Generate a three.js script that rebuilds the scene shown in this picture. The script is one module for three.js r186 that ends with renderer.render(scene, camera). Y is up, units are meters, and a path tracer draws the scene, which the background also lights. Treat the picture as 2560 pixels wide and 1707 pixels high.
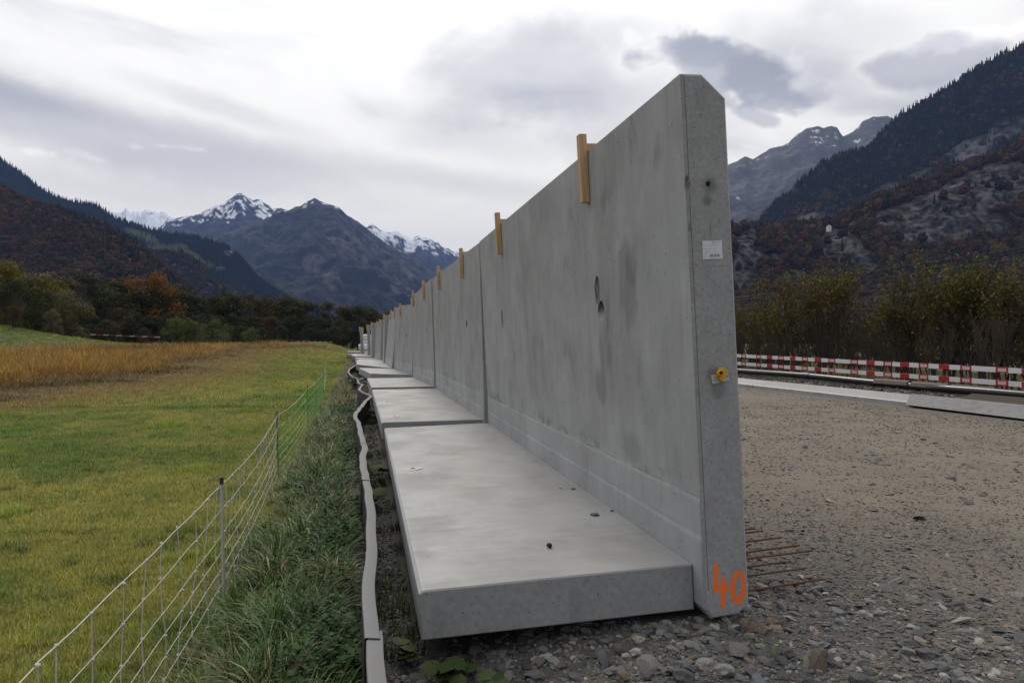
import * as THREE from 'three';
import { mergeGeometries, mergeVertices, toCreasedNormals } from 'three/addons/utils/BufferGeometryUtils.js';
import { RoundedBoxGeometry } from 'three/addons/geometries/RoundedBoxGeometry.js';
import { Brush, Evaluator, SUBTRACTION } from 'three-bvh-csg';

// ------------------------------------------------------------------ camera, sky, sun, exposure
const scene = new THREE.Scene();
const EYE = 1.53;
const camera = new THREE.PerspectiveCamera(53.13, 1024 / 682, 0.05, 30000);
camera.position.set(0, EYE, 0);
camera.lookAt(0, EYE, -10);
const renderer = new THREE.WebGLRenderer({ antialias: true });
renderer.setSize(1024, 682);
renderer.toneMapping = THREE.LinearToneMapping;
renderer.toneMappingExposure = 1.0;
renderer.shadowMap.enabled = true;

const SUN_DIR = new THREE.Vector3(-0.14, 0.66, -0.74).normalize();
const sun = new THREE.DirectionalLight(new THREE.Color(1.0, 0.92, 0.80), 1.5);
sun.position.copy(SUN_DIR).multiplyScalar(300);
sun.target.position.set(0, 0, -20);
sun.castShadow = true;
sun.shadow.radius = 30;
sun.shadow.mapSize.set(2048, 2048);
Object.assign(sun.shadow.camera, { left: -120, right: 120, top: 120, bottom: -120, near: 1, far: 900 });
sun.name = 'sun';
scene.add(sun, sun.target);
scene.fog = new THREE.FogExp2(new THREE.Color(0.28, 0.45, 0.95), 0.000052);

// ------------------------------------------------------------------ helpers
const rng = (s) => () => { s |= 0; s = (s + 0x6d2b79f5) | 0; let t = Math.imul(s ^ (s >>> 15), 1 | s); t = (t + Math.imul(t ^ (t >>> 7), 61 | t)) ^ t; return ((t ^ (t >>> 14)) >>> 0) / 4294967296; };
const PERM = new Uint8Array(512);
{ const r = rng(4711), a = [...Array(256).keys()]; for (let i = 255; i > 0; i--) { const j = (r() * (i + 1)) | 0; [a[i], a[j]] = [a[j], a[i]]; } for (let i = 0; i < 512; i++) PERM[i] = a[i & 255]; }
const GX = new Float32Array(256), GY = new Float32Array(256), GZ = new Float32Array(256);
{ const r = rng(99); for (let i = 0; i < 256; i++) { const z = r() * 2 - 1, t = r() * 6.2832, q = Math.sqrt(1 - z * z); GX[i] = q * Math.cos(t); GY[i] = q * Math.sin(t); GZ[i] = z; } }
function n3(x, y, z) {
  const xi = Math.floor(x), yi = Math.floor(y), zi = Math.floor(z), X = xi & 255, Y = yi & 255, Z = zi & 255;
  x -= xi; y -= yi; z -= zi;
  const u = x * x * x * (x * (x * 6 - 15) + 10), v = y * y * y * (y * (y * 6 - 15) + 10), w = z * z * z * (z * (z * 6 - 15) + 10);
  const A = PERM[X] + Y, B = PERM[X + 1] + Y, AA = PERM[A & 255] + Z, AB = PERM[(A + 1) & 255] + Z, BA = PERM[B & 255] + Z, BB = PERM[(B + 1) & 255] + Z;
  const g = (h, a, b, c) => { h = PERM[h & 255]; return GX[h] * a + GY[h] * b + GZ[h] * c; };
  const x1 = x - 1, y1 = y - 1, z1 = z - 1;
  const l = (t, a, b) => a + t * (b - a);
  return 1.5 * l(w, l(v, l(u, g(AA, x, y, z), g(BA, x1, y, z)), l(u, g(AB, x, y1, z), g(BB, x1, y1, z))), l(v, l(u, g(AA + 1, x, y, z1), g(BA + 1, x1, y, z1)), l(u, g(AB + 1, x, y1, z1), g(BB + 1, x1, y1, z1))));
}
function fbm(x, y, z, o = 4, gain = 0.5) { let s = 0, a = 1, t = 0; for (let i = 0; i < o; i++) { s += a * n3(x, y, z); t += a; a *= gain; x = x * 2.03 + 17.1; y = y * 2.03 + 5.7; z = z * 2.03 + 11.3; } return s / t; }
function ridged(x, y, z, o = 4) { let s = 0, a = 1, t = 0; for (let i = 0; i < o; i++) { s += a * (1 - Math.abs(n3(x, y, z)) * 1.6); t += a; a *= 0.5; x = x * 2.07 + 3.1; y = y * 2.07 + 9.2; z = z * 2.07 + 1.7; } return s / t; }
const clamp = (x, a = 0, b = 1) => Math.min(b, Math.max(a, x));
const mix = (a, b, t) => a + (b - a) * t;
const sst = (a, b, x) => { const t = clamp((x - a) / (b - a)); return t * t * (3 - 2 * t); };
const mix3 = (a, b, t) => [a[0] + (b[0] - a[0]) * t, a[1] + (b[1] - a[1]) * t, a[2] + (b[2] - a[2]) * t];
const interp = (pts, x) => { if (x <= pts[0][0]) return pts[0][1]; for (let i = 1; i < pts.length; i++) if (x <= pts[i][0]) { const [x0, y0] = pts[i - 1], [x1, y1] = pts[i]; return y0 + (y1 - y0) * (x - x0) / (x1 - x0); } return pts[pts.length - 1][1]; };
const L = (r, g, b) => new THREE.Color().setRGB(r, g, b);
const std = (c, roughness = 0.9, extra = {}) => new (['specularIntensity', 'transmission', 'clearcoat', 'sheen'].some((k) => k in extra) ? THREE.MeshPhysicalMaterial : THREE.MeshStandardMaterial)({ color: c, roughness, ...extra });
const taken = new Map();
const numbered = (n) => { const k = taken.get(n) ?? 0; taken.set(n, k + 1); return k ? n + '_' + String(k).padStart(3, '0') : n; };
const shadowed = (o) => { o.castShadow = o.receiveShadow = true; return o; };
function thing(name, label, category, group) { const o = new THREE.Group(); o.name = numbered(name); o.userData = { label, category }; if (group) o.userData.group = group; scene.add(o); return o; }
function part(name, geo, mat, parent) { const m = shadowed(new THREE.Mesh(geo, mat)); m.name = name; parent.add(m); return m; }
function solo(name, geo, mat, data) { const m = shadowed(new THREE.Mesh(geo, mat)); m.name = numbered(name); m.userData = data; scene.add(m); return m; }
function toTex(w, h, fn, srgb = true, repeat = true) {
  const d = new Uint8Array(w * h * 4);
  for (let y = 0; y < h; y++) for (let x = 0; x < w; x++) { const c = fn(x, y), i = (y * w + x) * 4; for (let k = 0; k < 3; k++) { const v = clamp(c[k]); d[i + k] = 255 * (srgb ? (v <= 0.0031308 ? v * 12.92 : 1.055 * Math.pow(v, 1 / 2.4) - 0.055) : v); } d[i + 3] = 255; }
  const t = new THREE.DataTexture(d, w, h); t.magFilter = THREE.LinearFilter; t.minFilter = THREE.LinearMipmapLinearFilter; t.generateMipmaps = true;
  if (srgb) t.colorSpace = THREE.SRGBColorSpace; if (repeat) t.wrapS = t.wrapT = THREE.RepeatWrapping; t.needsUpdate = true; return t;
}
const bx = (x0, x1, y0, y1, z0, z1) => new THREE.BoxGeometry(x1 - x0, y1 - y0, z1 - z0).translate((x0 + x1) / 2, (y0 + y1) / 2, (z0 + z1) / 2);
const tube = (pts, r, seg = 6, n) => new THREE.TubeGeometry(new THREE.CatmullRomCurve3(pts.map((p) => new THREE.Vector3(...p))), n ?? Math.max(2, (pts.length - 1) * 3), r, seg, false);
// a photographed direction: F pixel (2560 x 1707 frame) and distance ahead of the lens -> point of the place
const at = (px, py, d) => [(px - 1280) / 1707 * d, EYE - (py - 853.5) / 1707 * d, -d];

// ------------------------------------------------------------------ sky: one layer of bright cloud round the whole horizon, thinner towards the sun
{
  const W = 4096, H = 2048, data = new Float32Array(W * H * 4);
  const ang = (px, py) => { const x = (px - 1280) / 1707, y = -(py - 853.5) / 1707; return [Math.atan(x), Math.atan(y / Math.sqrt(1 + x * x))]; };
  // banks of cloud: centre px, half sizes px, tilt, depth of grey, edge softness, roughness of the outline
  const banks = [[250, 330, 620, 95, 0.14, 0.44, 0.75, 0.25], [60, 235, 300, 34, 0.12, 0.20, 0.8, 0.25], [560, 268, 250, 30, 0.17, 0.20, 0.8, 0.3], [800, 400, 420, 60, 0.10, 0.22, 0.9, 0.25], [330, 480, 420, 40, 0.08, 0.12, 0.9, 0.25],
    [1330, 190, 330, 130, -0.1, 0.36, 0.7, 0.45], [1500, 80, 230, 55, 0.05, 0.20, 0.85, 0.3], [1150, 330, 270, 70, 0.15, 0.22, 0.85, 0.3], [1250, 470, 300, 40, 0.1, 0.14, 0.9, 0.3], [1560, 300, 300, 120, 0.1, 0.30, 0.7, 0.45],
    [1810, 180, 170, 72, 0.25, 0.72, 0.38, 0.95], [1900, 215, 92, 50, 0.4, 0.6, 0.2, 0.9], [1770, 130, 100, 42, 0.1, 0.36, 0.35, 0.9], [1875, 290, 60, 20, 0.4, 0.5, 0.4, 0.9], [2330, 165, 135, 46, -0.05, 0.60, 0.42, 0.95], [2150, 268, 90, 22, 0, 0.16, 0.9, 0.4], [2420, 240, 260, 70, -0.3, 0.28, 0.7, 0.5], [2060, 110, 220, 110, 0.1, 0.18, 0.7, 0.5]]
    .map(([x, y, rx, ry, t, k, e, ro]) => { const [a, b] = ang(x, y); return [a, b, rx / 1707, ry / 1707, Math.cos(t), Math.sin(t), k, e, ro]; });
  // small bright puffs lit from above
  const puffs = [[190, 388, 50, 13], [330, 367, 22, 7], [410, 365, 24, 6], [480, 372, 30, 5], [1600, 100, 110, 30], [2290, 120, 60, 16], [2390, 116, 50, 14], [1990, 165, 30, 40], [2480, 85, 80, 26], [90, 378, 20, 7]]
    .map(([x, y, rx, ry]) => [...ang(x, y), rx / 1707, ry / 1707]);
  for (let row = 0; row < H; row++) {
    const el = ((row + 0.5) / H - 0.5) * Math.PI, ce = Math.cos(el), y = Math.sin(el);
    for (let col = 0; col < W; col++) {
      const ro = ((col + 0.5) / W - 0.5) * 2 * Math.PI, x = Math.cos(ro) * ce, z = Math.sin(ro) * ce, i = (row * W + col) * 4;
      if (el < -0.06) { data[i] = 0.16; data[i + 1] = 0.15; data[i + 2] = 0.13; data[i + 3] = 1; continue; }
      const cs = x * SUN_DIR.x + y * SUN_DIR.y + z * SUN_DIR.z;
      // general brightness of the deck: thin and luminous on the sun's side, thicker away from it
      let b = 0.61 + 0.60 * sst(-0.5, 0.8, cs) + 0.14 * Math.pow(Math.max(0, cs), 14);
      const w1 = fbm(x * 2.1 + 3, y * 5 + 1, z * 2.1, 3), sx = x * 3.2 + w1 * 0.5, sy = (y * 11 + x * 1.3) + w1 * 0.9, sz = z * 3.2;
      const streak = fbm(sx, sy, sz, 5);
      let grey = sst(0.0, 0.7, streak) * 0.36 + 0.05 * sst(0.42, 0.16, el);
      const az = Math.atan2(x, -z);
      let puff = 0;
      if (Math.abs(az) < 0.95 && el < 0.75) {
        const q1 = fbm(x * 9, y * 16, z * 9, 5), q2 = fbm(x * 9 + 40, y * 16, z * 9, 5), q3 = fbm(x * 42, y * 52, z * 42, 4);
        for (const [a, e, rx, ry, ct, st, k, soft, rough] of banks) {
          const dx = az - a, dy = el - e, u = (dx * ct - dy * st) / rx + q1 * rough * 1.3, v = (dx * st + dy * ct) / ry + q2 * rough * 1.3 + q3 * rough * 0.45, d = Math.sqrt(u * u + v * v);
          if (d < 1.3) grey += k * (1 - sst(1 - soft, 1.12, d)) * (0.86 + 0.28 * q1);
        }
        for (const [a, e, rx, ry] of puffs) {
          const u = (az - a) / rx, v = (el - e) / ry, d = Math.sqrt(u * u + v * v) + q3 * 1.7 + q1 * 1.2;
          if (d < 1.2) puff = Math.max(puff, (1 - sst(0.0, 1.1, d)) * 0.22);
        }
      }
      grey = 0.66 * (1 - Math.exp(-grey * 1.75));
      b = b * (1 - grey) + puff * 0.75;
      const warm = sst(0.5, 0.02, el) * 0.10, cool = grey * 0.08 + grey * grey * 0.42;
      data[i] = b * (1.01 + warm * 0.35 - cool * 0.5); data[i + 1] = b * (1.0 - cool * 0.32); data[i + 2] = b * (0.975 - warm + cool * 0.5); data[i + 3] = 1;
    }
  }
  const t = new THREE.DataTexture(data, W, H, THREE.RGBAFormat, THREE.FloatType);
  t.mapping = THREE.EquirectangularReflectionMapping; t.magFilter = THREE.LinearFilter; t.minFilter = THREE.LinearFilter; t.needsUpdate = true;
  scene.background = t; scene.environment = t;
}

// ------------------------------------------------------------------ lie of the land: a runs along the wall away from its end, w across it (right of the wall is positive)
const WO = [1.076, -3.763], DS = Math.sin(0.222), DC = Math.cos(0.222);
const toAW = (x, z) => { const dx = x - WO[0], dz = z - WO[1]; return [-dx * DS - dz * DC, dx * DC - dz * DS]; };
const toXZ = (a, w) => [WO[0] - a * DS + w * DC, WO[1] - a * DC - w * DS];
const PROFILE = [[-200, -0.47], [-3.3, -0.47], [-2.9, -0.44], [-2.3, -0.33], [-1.95, -0.26], [-1.6, -0.25], [-1.1, -0.17], [-0.35, -0.07], [0.3, -0.03], [1, 0], [10.4, 0.0], [12.3, 0.02], [12.6, 0.12], [13.2, 0.17], [14.4, 0.12], [15.5, -0.25], [17.5, -0.75], [30, -0.8], [500, -0.8]];
function ground(x, z) {
  const [a, w] = toAW(x, z);
  let y = interp(PROFILE, w);
  if (w < -2) {
    const d = Math.hypot(x, z), k = sst(-2, -9, w);
    y += 1.75 * sst(25, 165, d) * k + 4.0 * Math.exp(-(((x + 72) / 19) ** 2 + ((z + 80) / 11) ** 2)) * k;
    y += 0.055 * fbm(x * 0.21, 3, z * 0.21, 3) * sst(-2.4, -4, w) + 0.018 * fbm(x * 1.1, 7, z * 1.1, 2) * k;
    y += 0.35 * sst(90, 140, d) * n3(x * 0.03, 1, z * 0.03) * k;
  } else if (w < 10.3) {
    y += -0.016 * sst(1.2, 2.2, w) * (Math.exp(-(((w - 3.3 - 0.3 * Math.sin(a * 0.16)) / 0.33) ** 2)) + Math.exp(-(((w - 5.1 - 0.3 * Math.sin(a * 0.16)) / 0.33) ** 2))) + 0.032 * fbm(x * 0.35, 1, z * 0.35, 3) * sst(0.2, 1.5, w) + 0.008 * fbm(x * 2.2, 2, z * 2.2, 3);
    // heap of coarse stone in front of the first slab
    y += 0.07 * Math.exp(-(((a + 0.55) / 0.5) ** 2 + ((w + 0.35) / 0.6) ** 2));
  } else if (w < 15) y += 0.03 * fbm(x * 1.2, 4, z * 1.2, 3) * sst(12.2, 12.8, w);
  else y += 0.05 * fbm(x * 0.3, 4, z * 0.3, 2);
  return y;
}
function sheet(as, ws, colour, uvScale = 1) {
  ws = [...ws].sort((p, q) => p - q);
  const pos = [], uv = [], col = [], idx = [];
  for (const a of as) for (const w of ws) { const [x, z] = toXZ(a, w); pos.push(x, ground(x, z), z); uv.push(x * uvScale, z * uvScale); const c = colour(x, z, a, w); col.push(...c); }
  const n = ws.length;
  for (let i = 0; i + 1 < as.length; i++) for (let j = 0; j + 1 < n; j++) { const p = i * n + j; idx.push(p, p + 1, p + n, p + 1, p + n + 1, p + n); }
  const g = new THREE.BufferGeometry();
  g.setAttribute('position', new THREE.Float32BufferAttribute(pos, 3)); g.setAttribute('uv', new THREE.Float32BufferAttribute(uv, 2)); g.setAttribute('color', new THREE.Float32BufferAttribute(col, 3));
  g.setIndex(idx); g.computeVertexNormals(); return g;
}
const steps = (a, b, first, grow, most = 1e9) => { const o = [a]; let s = first, x = a; const d = Math.sign(b - a); while ((b - x) * d > s * 1.3) { x += s * d; o.push(x); s = Math.min(s * grow, most); } o.push(b); return o; };

// meadow: mown, olive with yellowed and brown patches
const MEADOW_GREEN = [0.075, 0.104, 0.018], MEADOW_YELLOW = [0.152, 0.150, 0.037], MEADOW_BROWN = [0.135, 0.092, 0.036];
const REED = [[-110, -14], [-17.2, -22.5], [-18.6, -34], [-19.2, -43], [-24.5, -50], [-25.5, -60], [-28, -72], [-33.5, -86], [-27, -107], [-40, -112], [-45, -80], [-49, -66], [-110, -58]];
function reedDist(x, z) { // positive inside
  let inside = false, best = 1e9;
  for (let i = 0, j = REED.length - 1; i < REED.length; j = i++) {
    const [xi, zi] = REED[i], [xj, zj] = REED[j];
    if ((zi > z) !== (zj > z) && x < (xj - xi) * (z - zi) / (zj - zi) + xi) inside = !inside;
    const ex = xj - xi, ez = zj - zi, t = clamp(((x - xi) * ex + (z - zi) * ez) / (ex * ex + ez * ez)); best = Math.min(best, Math.hypot(x - xi - ex * t, z - zi - ez * t));
  }
  return inside ? best : -best;
}
function meadowColour(x, z) {
  const p = fbm(x * 0.16, 0.5, z * 0.16, 4), q = fbm(x * 0.9, 4.5, z * 0.9, 3), rd = reedDist(x, z) + 1.5 * p;
  let c = mix3(MEADOW_GREEN, MEADOW_YELLOW, sst(-0.42, 0.42, 0.8 * p + 0.8 * q + 0.05));
  c = mix3(c, MEADOW_BROWN, Math.max(sst(-7.5, -1, rd) * 0.85, sst(0.3, 0.6, q) * 0.18));
  return c;
}
const NO = 512;
const grainTex = toTex(NO, NO, (x, y) => { // fine neutral grain, one metre across, tileable by blending
  const u = x / NO, v = y / NO, f = (s, o) => { const g = (a, b) => fbm(a * s, b * s, o, 3); return mix(mix(g(u, v), g(u - 1, v), u), mix(g(u, v - 1), g(u - 1, v - 1), u), v); };
  const k = 0.62 + 0.5 * f(34, 1) + 0.35 * f(90, 5); return [k, k, k];
});
{
  const as = steps(-7, 260, 0.25, 1.03, 6), ws = steps(-2.02, -170, 0.12, 1.045, 6);
  const g = sheet(as, ws, meadowColour, 0.8);
  solo('meadow', g, std(L(1, 1, 1), 0.95, { vertexColors: true, map: grainTex }), { kind: 'structure', label: 'mown olive green meadow with yellowed patches' });
}
// gravel yard: sandy in the driven middle, darker stone chippings near the wall and towards the edges
const sandy = (x, z, a, w) => clamp(sst(0.3, 4.6, w + 0.42 * (a + 2.5) + 2.0 * fbm(x * 0.6, 9, z * 0.6, 4) - 0.75) * (0.8 + 0.4 * fbm(x * 0.8, 2, z * 0.8, 3)) * (1 - 0.5 * sst(9.2, 10.6, w)));
{
  const as = [...steps(-7, 0, 0.14, 1, 0.14), ...steps(0.12, 130, 0.12, 1.02, 3)], ws = [...steps(-2.0, 2, 0.1, 1), ...steps(2.1, 15.2, 0.14, 1.01)];
  const g = sheet(as, ws, (x, z, a, w) => {
    const s = sandy(x, z, a, w), q = fbm(x * 3.1, 1, z * 3.1, 3);
    let c = mix3([0.115, 0.107, 0.096], [0.285, 0.236, 0.182], s);
    const k = 1 + 0.25 * q; return [c[0] * k, c[1] * k, c[2] * k];
  }, 1.4);
  solo('gravel_yard', g, std(L(1, 1, 1), 0.93, { vertexColors: true, map: grainTex, bumpMap: grainTex, bumpScale: 0.012 }), { kind: 'structure', label: 'sandy gravel yard strewn with flat grey stones' });
}
{
  const g = sheet(steps(-60, 420, 3, 1.02, 12), steps(15.1, 420, 1, 1.08, 20), (x, z) => { const q = fbm(x * 0.1, 3, z * 0.1, 3); return mix3([0.07, 0.075, 0.022], [0.12, 0.10, 0.04], sst(-0.3, 0.4, q)); }, 0.5);
  solo('field', g, std(L(1, 1, 1), 0.95, { vertexColors: true, map: grainTex }), { kind: 'structure', label: 'rough pasture below the embankment behind the barrier' });
  const far = new THREE.CircleGeometry(11500, 64).rotateX(-Math.PI / 2).translate(0, -1.4, 0);
  solo('valley_floor', far, std(L(0.06, 0.065, 0.03), 1), { kind: 'structure', label: 'flat valley floor reaching to the mountains' });
}

// ------------------------------------------------------------------ mountains: each a ridge line with its own distance, slope, gullies, rock and woods
const seenAt = (x, y, z) => [1280 + 1707 * x / -z, 853.5 - 1707 * (y - EYE) / -z];
const patch = (list, px, py, n) => { let m = 0; for (const [x, y, rx, ry, tilt = 0] of list) { const c = Math.cos(tilt), s = Math.sin(tilt), dx = px - x, dy = py - y, u = (dx * c + dy * s) / rx, v = (-dx * s + dy * c) / ry; m = Math.max(m, 1 - sst(0.55, 1.05, Math.sqrt(u * u + v * v) + n * 0.55)); } return m; };
function mountain(name, label, ridge, o) {
  const { cols = 300, rows = 140, foot = 0.5, footY = 0, profile = (t) => t, gully = 0, gullyLen = 200, rough = 0, roughLen = 60, jag = 0, jagLen = 40, rocks = [], colour, seed = 0, rib = 0, back = 0.25 } = o;
  const p0 = ridge[0][0], p1 = ridge[ridge.length - 1][0], ys = ridge.map((r) => [r[0], r[1]]), ds = ridge.map((r) => [r[0], r[2]]);
  const pos = [], col = [], idx = [], R = rows + 12, grid = [];
  for (let i = 0; i <= cols; i++) {
    const px = p0 + (p1 - p0) * i / cols, D = interp(ds, px), rx = (px - 1280) / 1707 * D, rz = -D, ry0 = EYE - (interp(ys, px) - 853.5) / 1707 * D;
    const ry = ry0 + jag * (ridged(rx / jagLen, seed, rz / jagLen, 3) - 0.55);
    for (let j = 0; j <= R; j++) {
      const t = j <= rows ? j / rows : 1 + (j - rows) / 12 * back;
      const k = mix(foot, 1, t); let x = rx * k, z = rz * k, y;
      if (t <= 1) {
        y = mix(footY, ry, profile(t)); const m = Math.min(1, 5 * t) * sst(1, 0.9, t);
        y += m * (gully * (ridged(x / gullyLen + seed, t * 1.3, z / gullyLen, 5) - 0.6) + rough * fbm(x / roughLen, y / roughLen, z / roughLen, 5, 0.6));
      } else y = ry - (t - 1) / back * (ry - footY) * 0.45;
      const n = fbm(x / 90 + seed, y / 90, z / 90, 4), [sx, sy] = seenAt(x, y, z);
      const rock = t <= 1 ? patch(rocks, sx, sy, roughLen > 150 ? 1.5 * fbm(x / (roughLen * 0.7), y / (roughLen * 1.3), z / (roughLen * 0.7) + seed, 4) : n * 0.7 + 0.35 * fbm(x / 14, y / 60, z / 14 + seed, 3)) : 0;
      if (rock > 0.02 && rib) { const q = rib * rock * (ridged(x / (rib * 2.2), y / (rib * 16), z / (rib * 2.2), 4) - 0.5) * 1.5; const r = Math.hypot(x, z); x -= x / r * q; z -= z / r * q; }
      pos.push(x, y, z); col.push(...colour({ x, y, z, t, n, rock, px: sx, py: sy })); if (t <= 1) grid.push([x, y, z, t, rock, n, sx, sy]);
    }
  }
  const n = R + 1; for (let i = 0; i < cols; i++) for (let j = 0; j < R; j++) { const p = i * n + j; idx.push(p, p + n, p + 1, p + 1, p + n, p + n + 1); }
  const g = new THREE.BufferGeometry(); g.setAttribute('position', new THREE.Float32BufferAttribute(pos, 3)); g.setAttribute('color', new THREE.Float32BufferAttribute(col, 3)); g.setIndex(idx); g.computeVertexNormals();
  solo(name, g, std(L(1, 1, 1), 0.97, { vertexColors: true, specularIntensity: 0.2 }), { kind: 'structure', label });
  return { grid, rows, cols };
}
const limestone = (x, y, z, s = 1) => { const q = fbm(x / (46 * s), y / (90 * s), z / (46 * s), 4), r = fbm(x / (16 * s), y / (85 * s), z / (16 * s), 4), v = fbm(x / (40 * s), y / (9 * s), z / (40 * s), 3); return mix3([0.016, 0.016, 0.016], [0.102, 0.10, 0.098], sst(-0.26, 0.42, q * 0.6 + r * 1.1 + v * 0.35)); };
const leafFloor = (n) => mix3([0.030, 0.026, 0.016], [0.055, 0.034, 0.017], sst(-0.4, 0.4, n));

const hillLeft = mountain('wooded_hill', 'rust brown wooded hillside with a pale scree chute', [[-900, 120, 1350], [-500, 240, 1350], [-250, 360, 1300], [0, 475, 1250], [60, 508, 1230], [140, 532, 1200], [179, 544, 1180], [226, 561, 1160], [277, 582, 1140], [315, 606, 1120], [351, 630, 1100], [378, 650, 1080], [410, 690, 1060], [440, 715, 1040], [480, 755, 1020], [560, 830, 1000], [640, 862, 990]], {
  cols: 260, rows: 120, foot: 0.62, footY: -1, profile: (t) => Math.pow(t, 1.05), gully: 26, gullyLen: 150, rough: 12, roughLen: 70, seed: 3, rib: 4,
  rocks: [[318, 655, 16, 62, -0.55], [282, 608, 10, 20], [205, 632, 8, 16], [175, 640, 8, 10], [290, 700, 40, 22, 0.5], [108, 660, 9, 6]],
  colour: ({ x, y, z, n, rock }) => mix3(leafFloor(n), mix3([0.10, 0.085, 0.066], limestone(x, y, z, 0.6), 0.35), rock),
});
const ridgeLeft = mountain('forest_ridge', 'long dark conifer ridge with green alpine pastures', [[-700, 40, 3100], [-400, 170, 3100], [-200, 280, 3050], [0, 399, 3000], [45, 429, 3000], [74, 451, 3000], [107, 475, 2980], [143, 495, 2960], [185, 505, 2940], [247, 517, 2900], [286, 547, 2880], [324, 559, 2860], [357, 570, 2840], [411, 585, 2800], [446, 588, 2780], [491, 594, 2760], [536, 609, 2740], [574, 624, 2720], [595, 642, 2710], [619, 668, 2700], [640, 697, 2690], [664, 713, 2680], [693, 732, 2670], [740, 765, 2650], [820, 820, 2640], [900, 858, 2640]], {
  cols: 300, rows: 130, foot: 0.76, footY: -1, profile: (t) => Math.pow(t, 1.0), gully: 50, gullyLen: 420, rough: 26, roughLen: 190, seed: 8, rib: 7,
  rocks: [[548, 675, 18, 10], [612, 690, 10, 6], [570, 635, 14, 9]],
  colour: ({ x, y, z, n, rock, px, py }) => { const green = patch([[352, 590, 56, 14, 0.33], [408, 622, 48, 17, 0.15], [482, 645, 34, 15, 0.5], [515, 664, 22, 10, 0.2], [445, 617, 24, 9, 0.1], [130, 508, 30, 6, 0.2]], px, py, n * 0.7); return mix3(mix3(leafFloor(n), [0.05, 0.065, 0.022], green), limestone(x, y, z), rock); },
});
const bluff = mountain('rock_bluff', 'low wooded bluff with pale limestone cliffs', [[300, 650, 1900], [357, 638, 1880], [417, 634, 1850], [464, 642, 1830], [500, 663, 1810], [518, 690, 1790], [548, 716, 1770], [565, 731, 1760], [610, 770, 1750], [700, 840, 1740]], {
  cols: 200, rows: 110, foot: 0.86, footY: -1, profile: (t) => t, gully: 20, gullyLen: 160, rough: 10, roughLen: 80, seed: 13, rib: 7,
  rocks: [[428, 667, 28, 15], [470, 676, 24, 15, -0.5], [492, 684, 14, 13], [525, 725, 60, 20, 0.5], [455, 672, 30, 9]],
  colour: ({ x, y, z, n, rock }) => mix3(leafFloor(n), limestone(x, y, z), rock),
});
const alpine = (o, snowLine, amount) => { const { x, y, z, n, rock, t } = o; const f = 0.6 * fbm((x + 0.6 * y) / 70, y / 150, z / 70, 4) + 0.7 * (0.62 - ridged((x + 0.7 * y) / 130, y / 300, z / 130, 4)) + 0.25 * fbm(x / 24, y / 40, z / 24 + 9, 3), e = fbm(x / 260 + 7, y / 120, z / 260, 3); const high = sst(snowLine, snowLine + 420, y);
  let c = mix3(mix3([0.014, 0.015, 0.015], [0.028, 0.021, 0.017], sst(-0.1, 0.5, e)), [0.030, 0.031, 0.034], sst(0.35, 0.8, t + 0.4 * f)); c = mix3(c, [0.014, 0.018, 0.015], sst(0.56, 0.24, t + 0.18 * n + 0.1 * e)); c = mix3(c, limestone(x, y, z, 3.2), sst(0.2, 0.9, rock) * 0.75);
  return mix3(c, [0.78, 0.81, 0.86], sst(0.52 - amount, 0.66 - amount, high * (0.55 + 0.9 * f + 0.5 * e))); };
mountain('snow_ridge', 'distant jagged ridge covered in fresh snow', [[200, 545, 9800], [262, 528, 9800], [304, 530, 9800], [314, 521, 9800], [330, 531, 9800], [352, 530, 9800], [374, 523, 9800], [399, 534, 9800], [405, 529, 9800], [432, 545, 9800], [520, 570, 9800]], { cols: 200, rows: 90, foot: 0.72, footY: 300, gully: 190, gullyLen: 600, rough: 80, roughLen: 300, jag: 60, jagLen: 160, seed: 21, colour: (o) => alpine(o, 950, 0.42) });
mountain('snow_peak', 'sharp pyramid peak dusted with snow', [[330, 640, 7200], [417, 549, 7200], [464, 540, 7200], [494, 535, 7200], [536, 515, 7200], [577, 496, 7200], [590, 486, 7200], [604, 482, 7200], [618, 491, 7200], [631, 501, 7200], [649, 498, 7200], [664, 508, 7200], [681, 523, 7200], [702, 521, 7200], [716, 526, 7200], [760, 545, 7200], [840, 590, 7200], [960, 660, 7200]], { cols: 320, rows: 160, foot: 0.6, footY: 0, gully: 150, gullyLen: 560, rough: 70, roughLen: 260, jag: 26, jagLen: 130, seed: 33, profile: (t) => Math.pow(t, 1.1), colour: (o) => alpine(o, 920, 0.05) });
mountain('dark_mountain', 'broad dark mountain with brown alpine slopes and a pale rock face', [[300, 760, 5200], [380, 690, 5200], [440, 640, 5200], [520, 600, 5200], [600, 570, 5200], [660, 548, 5200], [716, 528, 5200], [751, 514, 5200], [770, 504, 5200], [786, 497, 5200], [800, 503, 5200], [816, 509, 5200], [849, 521, 5200], [871, 539, 5200], [914, 569, 5200], [958, 604, 5200], [1001, 631, 5200], [1045, 658, 5200], [1083, 688, 5200], [1150, 740, 5200], [1260, 810, 5200], [1420, 870, 5200]], { cols: 420, rows: 190, foot: 0.52, footY: -1, gully: 120, gullyLen: 380, rough: 70, roughLen: 180, jag: 20, jagLen: 110, seed: 41, rib: 20, profile: (t) => 0.45 * t + 0.55 * t * t * (2.2 - 1.2 * t),
  rocks: [[870, 610, 62, 50, 0.5], [785, 660, 36, 34], [940, 650, 70, 56, 0.7], [830, 700, 26, 40], [1010, 700, 40, 40, 0.7]], colour: (o) => alpine(o, 760, 0.03) });
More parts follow.
